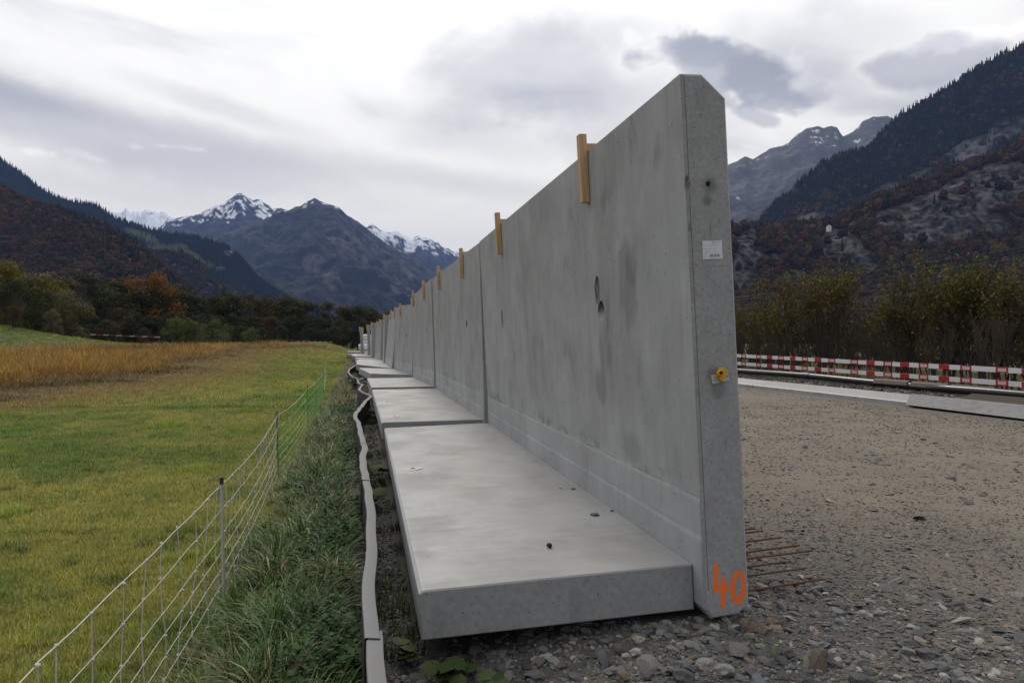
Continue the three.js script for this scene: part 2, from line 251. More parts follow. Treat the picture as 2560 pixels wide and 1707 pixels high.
mountain('snow_crest', 'rocky snow dusted crest showing behind the dark mountain', [[820, 600, 8600], [880, 575, 8600], [912, 564, 8600], [928, 560, 8600], [951, 574, 8600], [972, 581, 8600], [993, 578, 8600], [1010, 587, 8600], [1028, 596, 8600], [1049, 590, 8600], [1080, 597, 8600], [1109, 615, 8600], [1126, 624, 8600], [1151, 636, 8600], [1230, 680, 8600], [1400, 740, 8600], [1650, 800, 8600]], { cols: 260, rows: 120, foot: 0.66, footY: 0, gully: 190, gullyLen: 480, rough: 80, roughLen: 240, jag: 34, jagLen: 120, seed: 55, colour: (o) => alpine(o, 820, 0.15) });
mountain('grey_peak', 'bare grey limestone peaks above brown grass slopes', [[1050, 850, 4700], [1250, 700, 4700], [1600, 500, 4700], [1780, 430, 4700], [1840, 404, 4700], [1864, 391, 4700], [1883, 398, 4700], [1900, 388, 4700], [1923, 372, 4700], [1950, 366, 4700], [1972, 358, 4700], [1987, 341, 4700], [2017, 321, 4700], [2048, 315, 4700], [2060, 320, 4700], [2079, 314, 4700], [2094, 318, 4700], [2108, 342, 4700], [2134, 329, 4700], [2158, 303, 4700], [2183, 292, 4700], [2219, 290, 4700], [2238, 298, 4700], [2330, 360, 4700], [2500, 420, 4700]], { cols: 360, rows: 170, foot: 0.55, footY: -1, gully: 110, gullyLen: 430, rough: 60, roughLen: 190, jag: 8, jagLen: 90, seed: 62, profile: (t) => 0.5 * t + 0.5 * t * t,
  colour: ({ x, y, z, n, t, py }) => { const f = fbm(x / 60, y / 22, z / 60, 4), e = fbm(x / 240 + 3, y / 130, z / 240, 3); let c = mix3([0.045, 0.034, 0.023], [0.11, 0.107, 0.105], sst(0.62, 0.86, t + 0.18 * e)); c = mix3(c, [0.165, 0.16, 0.157], sst(-0.1, 0.5, f) * sst(0.6, 0.9, t)); c = mix3(c, [0.026, 0.03, 0.022], sst(0.62, 0.50, t + 0.22 * e + 0.14 * n)); return mix3(c, [0.74, 0.78, 0.83], sst(0.42, 0.52, f * 0.9 + e * 0.3 + 0.25 * sst(1150, 1420, y) - 0.06) * sst(0.7, 0.8, t)); } });
const slopeFar = mountain('steep_forest_slope', 'steep dark conifer slope rising to the frame edge', [[1120, 865, 2300], [1350, 700, 2300], [1700, 600, 2250], [1840, 575, 2200], [1895, 555, 2180], [1933, 512, 2160], [1987, 463, 2140], [2031, 430, 2120], [2058, 408, 2100], [2113, 386, 2090], [2172, 370, 2080], [2200, 337, 2070], [2232, 305, 2060], [2260, 283, 2050], [2314, 253, 2040], [2368, 220, 2030], [2423, 185, 2020], [2450, 169, 2010], [2499, 141, 2000], [2560, 114, 1990], [2700, 40, 1980], [2900, -60, 1980], [3200, -120, 1980]], { cols: 380, rows: 170, foot: 0.66, footY: -1, gully: 46, gullyLen: 330, rough: 22, roughLen: 120, seed: 71, rib: 9, profile: (t) => t,
  rocks: [[2035, 548, 80, 17, -0.08], [2195, 487, 75, 17, -0.42], [2300, 440, 50, 16, -0.4], [2430, 380, 70, 34, -0.35], [2520, 330, 70, 30, -0.35], [2010, 425, 30, 22, -0.6], [1975, 480, 14, 16]],
  colour: ({ x, y, z, n, rock }) => mix3(mix3([0.022, 0.024, 0.016], [0.050, 0.034, 0.018], sst(-0.2, 0.5, n)), limestone(x, y, z, 1.2), rock * 0.9) });
const slopeNear = mountain('autumn_slope', 'rust red autumn wood with grey limestone cliffs', [[1130, 865, 1150], [1300, 720, 1150], [1450, 640, 1150], [1650, 600, 1150], [1800, 580, 1150], [1860, 572, 1150], [1920, 574, 1150], [1980, 572, 1150], [2060, 566, 1150], [2100, 556, 1150], [2129, 535, 1150], [2205, 498, 1150], [2260, 480, 1150], [2314, 462, 1150], [2368, 432, 1150], [2466, 404, 1150], [2560, 362, 1150], [2700, 320, 1150], [2950, 240, 1150], [3200, 200, 1150]], { cols: 420, rows: 190, foot: 0.66, footY: -1, gully: 22, gullyLen: 170, rough: 10, roughLen: 70, seed: 84, rib: 10, profile: (t) => 0.75 * t + 0.25 * sst(0.25, 0.85, t),
  rocks: [[2350, 530, 150, 66, -0.2], [2480, 470, 150, 80, -0.3], [2340, 600, 100, 34], [2470, 570, 80, 34], [2235, 560, 70, 40], [2110, 625, 84, 54, 0.35], [2170, 665, 40, 36], [1870, 630, 48, 62], [1850, 700, 60, 50], [1985, 695, 50, 28], [1935, 650, 36, 20]],
  colour: ({ x, y, z, n, rock }) => mix3(leafFloor(n), mix3(limestone(x, y, z, 0.55), [0.05, 0.042, 0.03], sst(0.1, 0.5, fbm(x / 16, y / 7, z / 16, 3)) * 0.7), rock) });

// ------------------------------------------------------------------ woods on the slopes (far off: one mass each)
const conifer = (() => { const g = []; const r = rng(5); for (let k = 0; k < 4; k++) { const c = new THREE.ConeGeometry(0.19 - k * 0.04, 0.4, 6, 1, true), p = c.attributes.position; for (let i = 0; i < p.count; i++) { const j = 0.75 + r() * 0.5; p.setXYZ(i, p.getX(i) * j, p.getY(i) + (p.getY(i) < 0 ? (r() - 0.6) * 0.1 : 0), p.getZ(i) * j); } c.translate(0, 0.28 + k * 0.19, 0); g.push(c); } return mergeGeometries(g); })();
conifer.computeVertexNormals();
const broadleaf = (s) => { const g = mergeVertices(new THREE.IcosahedronGeometry(0.42, 2).deleteAttribute('uv').deleteAttribute('normal')), p = g.attributes.position; for (let i = 0; i < p.count; i++) { const x = p.getX(i), y = p.getY(i), z = p.getZ(i), k = 1 + 0.55 * n3(x * 5 + s, y * 5, z * 5) + 0.25 * n3(x * 11, y * 11 + s, z * 11); p.setXYZ(i, x * k * 0.9, y * k + 0.52, z * k * 0.9); } const f = g.toNonIndexed(); f.computeVertexNormals(); return f; };
const crowns = [broadleaf(1), broadleaf(7), broadleaf(13)];
const M4 = new THREE.Matrix4(), Q = new THREE.Quaternion(), V = new THREE.Vector3(), SC = new THREE.Vector3(), EU = new THREE.Euler(), CO = new THREE.Color();
function scatter(name, geo, mat, list, data) { // list of [x, y, z, sx, sy, sz, rx, ry, rz, r, g, b]
  const m = new THREE.InstancedMesh(geo, mat, list.length); m.name = numbered(name); m.userData = data; shadowed(m);
  list.forEach((o, i) => { Q.setFromEuler(EU.set(o[6], o[7], o[8])); m.setMatrixAt(i, M4.compose(V.set(o[0], o[1], o[2]), Q, SC.set(o[3], o[4], o[5]))); m.setColorAt(i, CO.setRGB(o[9], o[10], o[11])); });
  m.instanceMatrix.needsUpdate = true; scene.add(m); return m;
}
const DARK = [[0.014, 0.021, 0.013], [0.018, 0.026, 0.014], [0.022, 0.027, 0.014]], RUST = [[0.066, 0.030, 0.013], [0.080, 0.038, 0.014], [0.052, 0.024, 0.013], [0.048, 0.034, 0.015], [0.034, 0.029, 0.015], [0.030, 0.026, 0.015]], GOLD = [[0.080, 0.052, 0.016], [0.075, 0.044, 0.015], [0.086, 0.062, 0.020]];
function woods(layer, count, seed, size, mixFn, label) {
  const r = rng(seed), n = layer.rows + 1, C = [], B = [[], [], []];
  for (let k = 0; k < count; k++) {
    const fi = r() * (layer.cols - 1), fj = r() * (layer.rows - 0.02), i = fi | 0, j = fj | 0, u = fi - i, v = fj - j, A = layer.grid[i * n + j], Bq = layer.grid[(i + 1) * n + j], Cq = layer.grid[i * n + j + 1];
    const x = A[0] + (Bq[0] - A[0]) * u + (Cq[0] - A[0]) * v, y = A[1] + (Bq[1] - A[1]) * u + (Cq[1] - A[1]) * v, z = A[2] + (Bq[2] - A[2]) * u + (Cq[2] - A[2]) * v;
    if (A[6] < -160 || A[6] > 2720) continue;
    const m = mixFn({ x, y, z, t: A[3], rock: A[4], n: A[5], px: A[6], py: A[7] }, r); if (!m) continue;
    const pal = m === 'c' ? DARK : m === 'g' ? GOLD : RUST, c = pal[(r() * pal.length) | 0], b = 0.50 + 0.50 * r(), h = size * (0.5 + 0.85 * r());
    if (m === 'c') C.push([x, y - 1, z, h * 0.9, h * 1.15, h * 0.9, 0, r() * 6.3, 0, c[0] * b, c[1] * b, c[2] * b]); else B[(r() * 3) | 0].push([x, y - h * 0.15, z, h * 0.85, h * (0.75 + 0.3 * r()), h * 0.85, 0, r() * 6.3, 0, c[0] * b, c[1] * b, c[2] * b]);
  }
  const mat = std(L(1, 1, 1), 0.95, { specularIntensity: 0.15 });
  if (C.length) scatter('conifer_wood', conifer, mat, C, { kind: 'stuff', label: 'dark conifers of the ' + label, category: 'wood' });
  B.forEach((b, k) => b.length && scatter('broadleaf_wood', crowns[k], mat, b, { kind: 'stuff', label: 'autumn broadleaf trees of the ' + label, category: 'wood' }));
}
woods(hillLeft, 40000, 11, 15, ({ rock, n, x, z }, r) => { if (rock > 0.35 && r() < 0.93) return null; const q = n3(x / 130, 2, z / 130) + 0.5 * n; return r() < 0.20 + 0.35 * q ? 'c' : r() < 0.10 ? 'g' : 'r'; }, 'brown hillside');
woods(ridgeLeft, 80000, 12, 17, ({ rock, n, x, y, z, px, py, t }, r) => { const green = patch([[352, 590, 56, 14, 0.33], [408, 622, 48, 17, 0.15], [482, 645, 34, 15, 0.5], [515, 664, 22, 10, 0.2], [445, 617, 24, 9, 0.1]], px, py, n * 0.7); if (green > 0.15 && r() < 0.97) return null; if (rock > 0.4) return null; return r() < 0.80 + 0.25 * sst(0.4, 0.8, t) ? 'c' : r() < 0.3 ? 'g' : 'r'; }, 'long ridge');
woods(bluff, 12000, 13, 15, ({ rock, n }, r) => { if (rock > 0.3 && r() < 0.92) return null; return r() < 0.45 ? 'c' : r() < 0.15 ? 'g' : 'r'; }, 'rocky bluff');
woods(slopeFar, 72000, 14, 15.5, ({ rock, n, x, y, z, px, py }, r) => { if (rock > 0.25 && r() < 0.985) return null; const gold = sst(0.05, 0.5, n3(x / 150, y / 150, z / 150) + 0.3 * n); return r() < 0.9 - 0.35 * gold ? 'c' : r() < 0.55 ? 'g' : 'r'; }, 'steep slope');
woods(slopeNear, 30000, 15, 16, ({ rock, n, x, y, z }, r) => { if (rock > 0.25 && r() < 0.985) return null; const q = n3(x / 110, y / 110, z / 110); return r() < 0.16 + 0.3 * q ? 'c' : r() < 0.2 ? 'g' : 'r'; }, 'autumn slope');
{ // small white chapel on the terrace edge
  const c = thing('chapel', 'tiny white chapel among autumn trees on a cliff terrace', 'chapel'); const [x, y, z] = at(2073, 575, 1090); c.position.set(x, y - 3, z);
  part('wall', bx(-2.6, 2.6, 0, 9, -3, 3), std(L(0.7, 0.68, 0.62)), c); part('roof', new THREE.ConeGeometry(4.3, 2.6, 4).rotateY(Math.PI / 4).translate(0, 10.3, 0), std(L(0.25, 0.24, 0.23)), c);
}

// ------------------------------------------------------------------ concrete
const pores = (seed, n, w, h, rmin, rmax) => { // pin holes as a lookup of small dark dots, wrapping
  const r = rng(seed), m = new Float32Array(w * h);
  for (let k = 0; k < n; k++) { const cx = r() * w, cy = r() * h, R = rmin + (rmax - rmin) * Math.pow(r(), 3), e = 0.6 + r() * 0.8, s = 0.35 + 0.65 * r(); for (let y = Math.floor(cy - R * 1.5); y <= cy + R * 1.5; y++) for (let x = Math.floor(cx - R * 1.5); x <= cx + R * 1.5; x++) { const d = Math.hypot((x - cx) * e, (y - cy) / e) / R; if (d < 1) { const i = ((y + h) % h) * w + ((x + w) % w); m[i] = Math.max(m[i], s * (1 - d * d)); } } }
  return m;
};
const tint = (v, cool = 0) => [v * (0.998 - 0.006 * cool), v, v * (0.995 + 0.012 * cool)];
const sq = (d, y, cd, cy, rd, ry) => Math.exp(-(((d - cd) / rd) ** 2 + ((y - cy) / ry) ** 2));
function faceTex(W, H, LU, LV, seed, marks) {
  const p = pores(seed, W > 1500 ? 2600 : 1500, W, H, 0.9, 4.0);
  return toTex(W, H, (px, py) => {
    const d = px / W * LU, y = py / H * LV, s = seed * 3.7;
    const st = fbm(d * 7 + s, y * 0.35, s, 4), fine = fbm(d * 34 + s, y * 2.2, 3 + s, 3), bl = fbm(d * 1.1, y * 1.0, s, 4), bl2 = fbm(d * 3.3 + 9, y * 2.4, s, 3);
    let v = 0.318 + 0.045 * st * sst(0.55, 1.3, y) + 0.034 * fine + 0.085 * bl + 0.070 * bl2 + 0.03 * fbm(d * 9, y * 8, s + 4, 3);
    // damp and formwork bleeding: ragged dark smears that hang from points on the face
    const sm = fbm(d * 3.4 + 31, y * 1.7, s, 4); v *= 1 - 0.26 * sst(0.2, 0.55, sm + 0.15 * fbm(d * 18, y * 6, s, 2));
    const foot = 0.70 + 0.02 * n3(d * 3, s, 1); if (y < foot) v += 0.020;
    const rag = fbm(d * 6, y * 9, s + 5, 4), band = sst(0.66, 0.675, y) * (1 - sst(0.70, 0.86, y + 0.12 * rag)); v *= 1 - 0.34 * band * sst(0.06, 0.3, rag + 0.30 * n3(d * 1.1, s, 2)) ;
    v *= 1 - 0.30 * (1 - sst(0.002, 0.008, Math.abs(y - 0.672 - 0.004 * n3(d * 5, 1, s)))) * sst(-0.2, 0.3, n3(d * 2.3, s, 5));
    v *= 1 - 0.22 * (1 - sst(0.002, 0.008, Math.abs(y - 0.458 - 0.003 * n3(d * 6, 2, s)))) * sst(-0.3, 0.2, n3(d * 2.9, s, 7));
    const run = n3(d * 31 + s, 3, s) * 0.7 + 0.5 * n3(d * 83, 9, s), end = 3.0 - 0.35 - 1.3 * Math.abs(n3(d * 5.7, 7, s)); v *= 1 - 0.16 * sst(0.38, 0.62, run) * (y > end ? 1 : sst(end - 0.12, end, y)); // run-off streaks from the crown
    if (marks) v = marks(d, y, v);
    v *= 1 - 0.55 * p[py * W + px];
    return tint(v, 1 + bl * 2);
  });
}
const texFirst = faceTex(2048, 1024, 6.8, 3.1, 1, (d, y, v) => {
  const g = fbm(d * 9, y * 5, 8, 4), g2 = fbm(d * 22, y * 3, 2, 3);
  v *= 1 - 0.30 * sst(0.25, 0.75, sq(d, y, 0.92, 1.95, 0.20, 0.34) + 0.45 * g) * sst(0.02, 0.4, sq(d, y, 0.92, 1.95, 0.3, 0.5));
  v *= 1 - 0.26 * sst(0.3, 0.8, sq(d, y, 1.5, 1.45, 0.06, 0.2) + 0.3 * g2) ;
  v *= 1 - 0.28 * sst(0.28, 0.8, sq(d, y, 1.55, 1.18, 0.16, 0.16) + 0.4 * g) ;
  v *= 1 - 0.22 * sst(0.28, 0.8, sq(d, y, 0.98, 0.80, 0.22, 0.13) + 0.4 * g);
  // grazes left by slings: long shallow arcs
  for (const [cx, cy, R, a0, a1, k] of [[1.2, 1.2, 1.52, 0.5, 1.25, 0.16], [1.35, 1.1, 1.45, 0.62, 1.2, 0.13], [3.3, 1.0, 1.62, 0.9, 1.9, 0.12], [0.5, 1.5, 1.35, 0.35, 0.95, 0.12]]) { const a = Math.atan2(y - cy, d - cx); if (a > a0 && a < a1) v *= 1 - k * (1 - sst(0.002, 0.012, Math.abs(Math.hypot(d - cx, y - cy) - R - 0.012 * n3(d * 9, y * 9, 4)))) * sst(-0.25, 0.25, n3(d * 14, y * 14, 3)); }
  return v;
});
const texFace = faceTex(1024, 1024, 3.4, 3.1, 5);
const slabTex = (() => { const W = 512, H = 1024, p = pores(9, 420, W, H, 0.8, 2.2); return toTex(W, H, (px, py) => { const x = px / W * 1.6, d = py / H * 6.8, bl = fbm(x * 1.4, d * 1.1, 3, 4), st = fbm(x * 2.2, d * 13, 4, 4), fi = fbm(x * 10, d * 42, 9, 3); let v = 0.270 + 0.060 * bl + 0.034 * st + 0.030 * fi; v *= 1 - 0.13 * sst(0.08, 0.4, fbm(x * 2.6 + 5, d * 2.1, 1, 4) + 0.25 * fi); v *= 1 - 0.10 * sst(0.2, 0.4, fbm(x * 6 + 1, d * 5, 7, 4)); v = mix(v, 0.31, 0.4 * sst(0.28, 0.45, fbm(x * 1.9 + 9, d * 1.6 + 2, 5, 3))); if (x < 0.05) v = mix(v, 0.38, 0.5 * sst(0.035 + 0.014 * n3(d * 6, 1, 1), 0.012, x)); v *= 1 - 0.5 * p[py * W + px]; return tint(v, 0.5 + bl * 2); }); })();
const slabRough = toTex(256, 512, (px, py) => { const x = px / 256 * 1.6, d = py / 512 * 6.8, q = fbm(x * 1.8 + 2, d * 1.5, 8, 4) + 0.3 * fbm(x * 2, d * 14, 3, 3), k = mix(0.42, 0.70, sst(-0.35, 0.3, q)); return [k, k, k]; }, false);
const endTex = (() => { const W = 512, H = 1024, p = pores(17, 900, W, H, 1, 4.5); return toTex(W, H, (px, py) => { const x = px / W * 0.75, y = py / H * 1.5, bl = fbm(x * 3, y * 2.6, 3, 4), fi = fbm(x * 26, y * 26, 9, 3); let v = 0.275 + 0.055 * bl + 0.075 * fi; v *= 1 - 0.16 * sst(0.15, 0.5, fbm(x * 6 + 5, y * 4, 1, 4)); v *= 1 - 0.72 * p[py * W + px]; return tint(v, 0); }); })();
const segD = (x, y, pts) => { let b = 1e9, tt = 0; for (let i = 1; i < pts.length; i++) { const [x0, y0, r0] = pts[i - 1], [x1, y1, r1] = pts[i], ex = x1 - x0, ey = y1 - y0, t = clamp(((x - x0) * ex + (y - y0) * ey) / (ex * ex + ey * ey)), d = Math.hypot(x - x0 - ex * t, y - y0 - ey * t) - mix(r0, r1, t); b = Math.min(b, d); } return b; };
const ZERO = [...Array(25).keys()].map((k) => { const a = k / 24 * 6.2832, c = Math.cos(a), s = Math.sin(a); return [0.198 + 0.033 * c + 0.004 * s, 0.157 + 0.080 * s, 0.0105 + 0.003 * Math.max(0, -s)]; });
const FOUR_A = [[0.068, 0.292, 0.010], [0.068, 0.262, 0.010], [0.066, 0.235, 0.008], [0.056, 0.180, 0.011], [0.062, 0.163, 0.011], [0.100, 0.162, 0.010], [0.152, 0.157, 0.006]], FOUR_B = [[0.106, 0.222, 0.006], [0.110, 0.195, 0.011], [0.111, 0.160, 0.014], [0.102, 0.120, 0.010], [0.100, 0.066, 0.008]];
const endFirst = (() => { const W = 256, H = 2048, LU = 0.3, LV = 3.1, p = pores(23, 1500, W, H, 1.2, 4.6), p2 = pores(29, 110, W, H, 3, 9);
  return toTex(W, H, (px, py) => { const x = px / W * LU - 0.02, y = py / H * LV, bl = fbm(x * 5, y * 2.6, 3, 4), fi = fbm(x * 40, y * 40, 9, 3), mid = fbm(x * 13, y * 9, 2, 4);
    let v = 0.306 + 0.055 * bl + 0.075 * fi + 0.05 * mid;
    v *= 1 - 0.40 * sst(0.3, 0.9, sq(x, y, 0.14, 2.39, 0.05, 0.06) + sq(x, y, 0.12, 2.30, 0.035, 0.03) + 0.5 * mid);
    v *= 1 - 0.32 * sst(0.35, 0.9, sq(x, y, 0.13, 2.14, 0.008, 0.07) + 0.4 * fi);
    v *= 1 - 0.34 * sst(0.3, 0.9, sq(x, y, 0.13, 1.26, 0.05, 0.07) + sq(x, y, 0.10, 1.36, 0.06, 0.05) + 0.5 * mid);
    for (const [yy, x0, x1] of [[1.945, 0.10, 0.27], [2.43, 0.2, 0.27], [2.345, 0.18, 0.27], [0.245, -0.02, 0.27], [1.315, -0.02, 0.05]]) if (x > x0 && x < x1) v *= 1 - 0.26 * (1 - sst(0.001, 0.005, Math.abs(y - yy - 0.004 * n3(x * 20, yy, 1)))) * sst(-0.3, 0.2, n3(x * 30, yy, 5));
    v *= 1 - 0.6 * p[py * W + px]; v *= 1 - 0.45 * p2[py * W + px] * sst(1.5, 2.2, y);
    let c = tint(v, 0); const d = Math.min(segD(x, y, ZERO), segD(x, y, FOUR_A) - 0.002, segD(x, y, FOUR_B) - 0.002) + 0.0016 * n3(x * 160, y * 160, 4);
    const cover = clamp(1 - sst(-0.001, 0.004, d) + 0.5 * (1 - sst(0, 0.012, d)) * sst(-0.2, 0.5, n3(x * 520, y * 520, 8))); return mix3(c, [0.97, 0.175 + 0.03 * bl, 0.014], cover * 0.97); }); })();
const C_FIRST = std(L(1, 1, 1), 0.72, { map: texFirst }), C_FACE = std(L(1, 1, 1), 0.72, { map: texFace }), C_SLAB = std(L(1, 1, 1), 1, { map: slabTex, roughnessMap: slabRough }), C_END = std(L(1, 1, 1), 0.8, { map: endTex, bumpMap: endTex, bumpScale: 0.002 }), C_ENDF = std(L(1, 1, 1), 0.8, { map: endFirst });
const C_ARRIS = std(L(1, 1, 1), 0.8, { map: endTex });
const C_CHIP = std(L(0.22, 0.21, 0.195), 0.95, { bumpMap: grainTex, bumpScale: 0.01 });
// sort triangles by facing and give each its own material slot and uv in metres
function facet(geo, rules) {
  const g = geo.index ? geo.toNonIndexed() : geo, p = g.attributes.position, buckets = rules.map(() => []), a = new THREE.Vector3(), b = new THREE.Vector3(), c = new THREE.Vector3(), n = new THREE.Vector3();
  for (let i = 0; i < p.count; i += 3) { a.fromBufferAttribute(p, i); b.fromBufferAttribute(p, i + 1); c.fromBufferAttribute(p, i + 2); n.copy(b).sub(a).cross(c.clone().sub(a)); if (n.lengthSq() < 1e-16) continue; n.normalize(); const k = rules.findIndex((r) => r.test(n, a, b, c)); buckets[k].push([a.clone(), b.clone(), c.clone(), n.clone()]); }
  const o = new THREE.BufferGeometry(), P = [], N = [], U = []; let s = 0;
  buckets.forEach((t, k) => { for (const [x, y, z, m] of t) for (const q of [x, y, z]) { P.push(q.x, q.y, q.z); N.push(m.x, m.y, m.z); U.push(...rules[k].uv(q)); } if (t.length) o.addGroup(s, t.length * 3, k); s += t.length * 3; });
  o.setAttribute('position', new THREE.Float32BufferAttribute(P, 3)); o.setAttribute('normal', new THREE.Float32BufferAttribute(N, 3)); o.setAttribute('uv', new THREE.Float32BufferAttribute(U, 2)); return o;
}
const prism = (pts, z0, z1, bevel) => { const s = new THREE.Shape(pts.map(([x, y]) => new THREE.Vector2(x, y))), b = bevel ? { bevelEnabled: true, bevelSize: bevel, bevelThickness: bevel, bevelOffset: -bevel, bevelSegments: 1 } : { bevelEnabled: false }; return new THREE.ExtrudeGeometry(s, { depth: z1 - z0 - 2 * (bevel ?? 0), ...b }).translate(0, 0, z0 + (bevel ?? 0)); };
const EV = new Evaluator(); EV.attributes = ['position', 'normal']; EV.useGroups = false;
const brush = (g) => { g = g.index ? g.toNonIndexed() : g; for (const k of Object.keys(g.attributes)) if (k !== 'position' && k !== 'normal') g.deleteAttribute(k); g.clearGroups?.(); const b = new Brush(g); b.updateMatrixWorld(true); return b; };
const lumpy = (rx, ry, rz, x, y, z, k, s) => { const g = mergeVertices(new THREE.IcosahedronGeometry(1, 3).deleteAttribute('uv').deleteAttribute('normal')), p = g.attributes.position; for (let i = 0; i < p.count; i++) { const a = p.getX(i), b = p.getY(i), c = p.getZ(i), q = 1 + k * n3(a * 2.2 + s, b * 2.2, c * 2.2) + k * 0.5 * n3(a * 6, b * 6 + s, c * 6); p.setXYZ(i, a * q * rx + x, b * q * ry + y, c * q * rz + z); } g.computeVertexNormals(); return g; };

const SW = 1.557, ST = 0.263, ST1 = 0.127, SH = 3.0, SC1 = 0.128, SS = 0.271, SSL = 0.3215, SBL = 0.0615, SG = 0.12;
const ELEMENTS = [ // x, y, z, yaw, pitch, roll, length
  [1.0763, -0.006, -3.763, 0.2124, 0.0056, 0.0548, 6.69], [-0.4138, 0.042, -10.51, 0.2241, 0.0079, 0.0338, 6.56], [-1.9451, 0.117, -17.226, 0.2269, -0.0161, 0.033, 6.41], [-3.8404, -0.023, -26.154, 0.3166, 0.0121, -0.0132, 4.6], [-5.468, 0.038, -30.9, 0.2275, 0.004, -0.0902, 7.2],
  [-7.2165, 0.03, -38.36, 0.1964, -0.0028, -0.0244, 7.2], [-9.0, 0.02, -46.6, 0.25, -0.012, -0.0227, 7.0], [-11.3, 0.03, -55.0, 0.22, -0.006, -0.01, 6.6], [-13.2, 0.02, -62.5, 0.21, -0.006, 0.03, 6.6], [-15.4, 0.0, -70.0, 0.21, -0.01, 0.09, 6.6], [-17.2, 0.05, -77.5, 0.21, -0.004, 0.01, 6.6],
];
const ORD = ['', 'first', 'second', 'third', 'fourth', 'fifth', 'sixth', 'seventh', 'eighth', 'ninth', 'tenth'];
const LEAN = ['', ', standing flush', ', with the widest joint before it', ', with its base slab turned askew', ', tilted away from its base slab', '', '', '', '', ', leaning over its base slab', ', last of the row'];
const M_RUST = std(L(0.115, 0.045, 0.022), 0.85), M_YEL = std(L(0.62, 0.34, 0.01), 0.5), M_PLATE = std(L(0.5, 0.51, 0.47), 0.6), M_DARKHOLE = std(L(0.02, 0.018, 0.015), 0.9), M_BRICK = std(L(0.26, 0.07, 0.02), 0.8);
const woodTex = toTex(256, 512, (px, py) => { const x = px / 256 * 0.25, y = py / 512 * 0.6, g = fbm(x * 60 + 0.8 * n3(x * 8, y * 3, 1), y * 2.2, 2, 4), k = fbm(x * 12, y * 1.1, 7, 3); return mix3([0.56, 0.37, 0.20], [0.42, 0.245, 0.115], sst(-0.35, 0.5, g + 0.3 * k)); });
const M_WOOD = std(L(1, 1, 1), 0.75, { map: woodTex });
const rebarGeo = (len) => { const g = [new THREE.CylinderGeometry(0.0058, 0.0058, len, 8).rotateZ(Math.PI / 2).translate(len / 2, 0, 0)]; for (let x = 0.01; x < len; x += 0.012) g.push(new THREE.TorusGeometry(0.0062, 0.0011, 4, 8).rotateY(Math.PI / 2).rotateZ(0.35).translate(x, 0, 0)); return mergeGeometries(g); };
const elements = [];
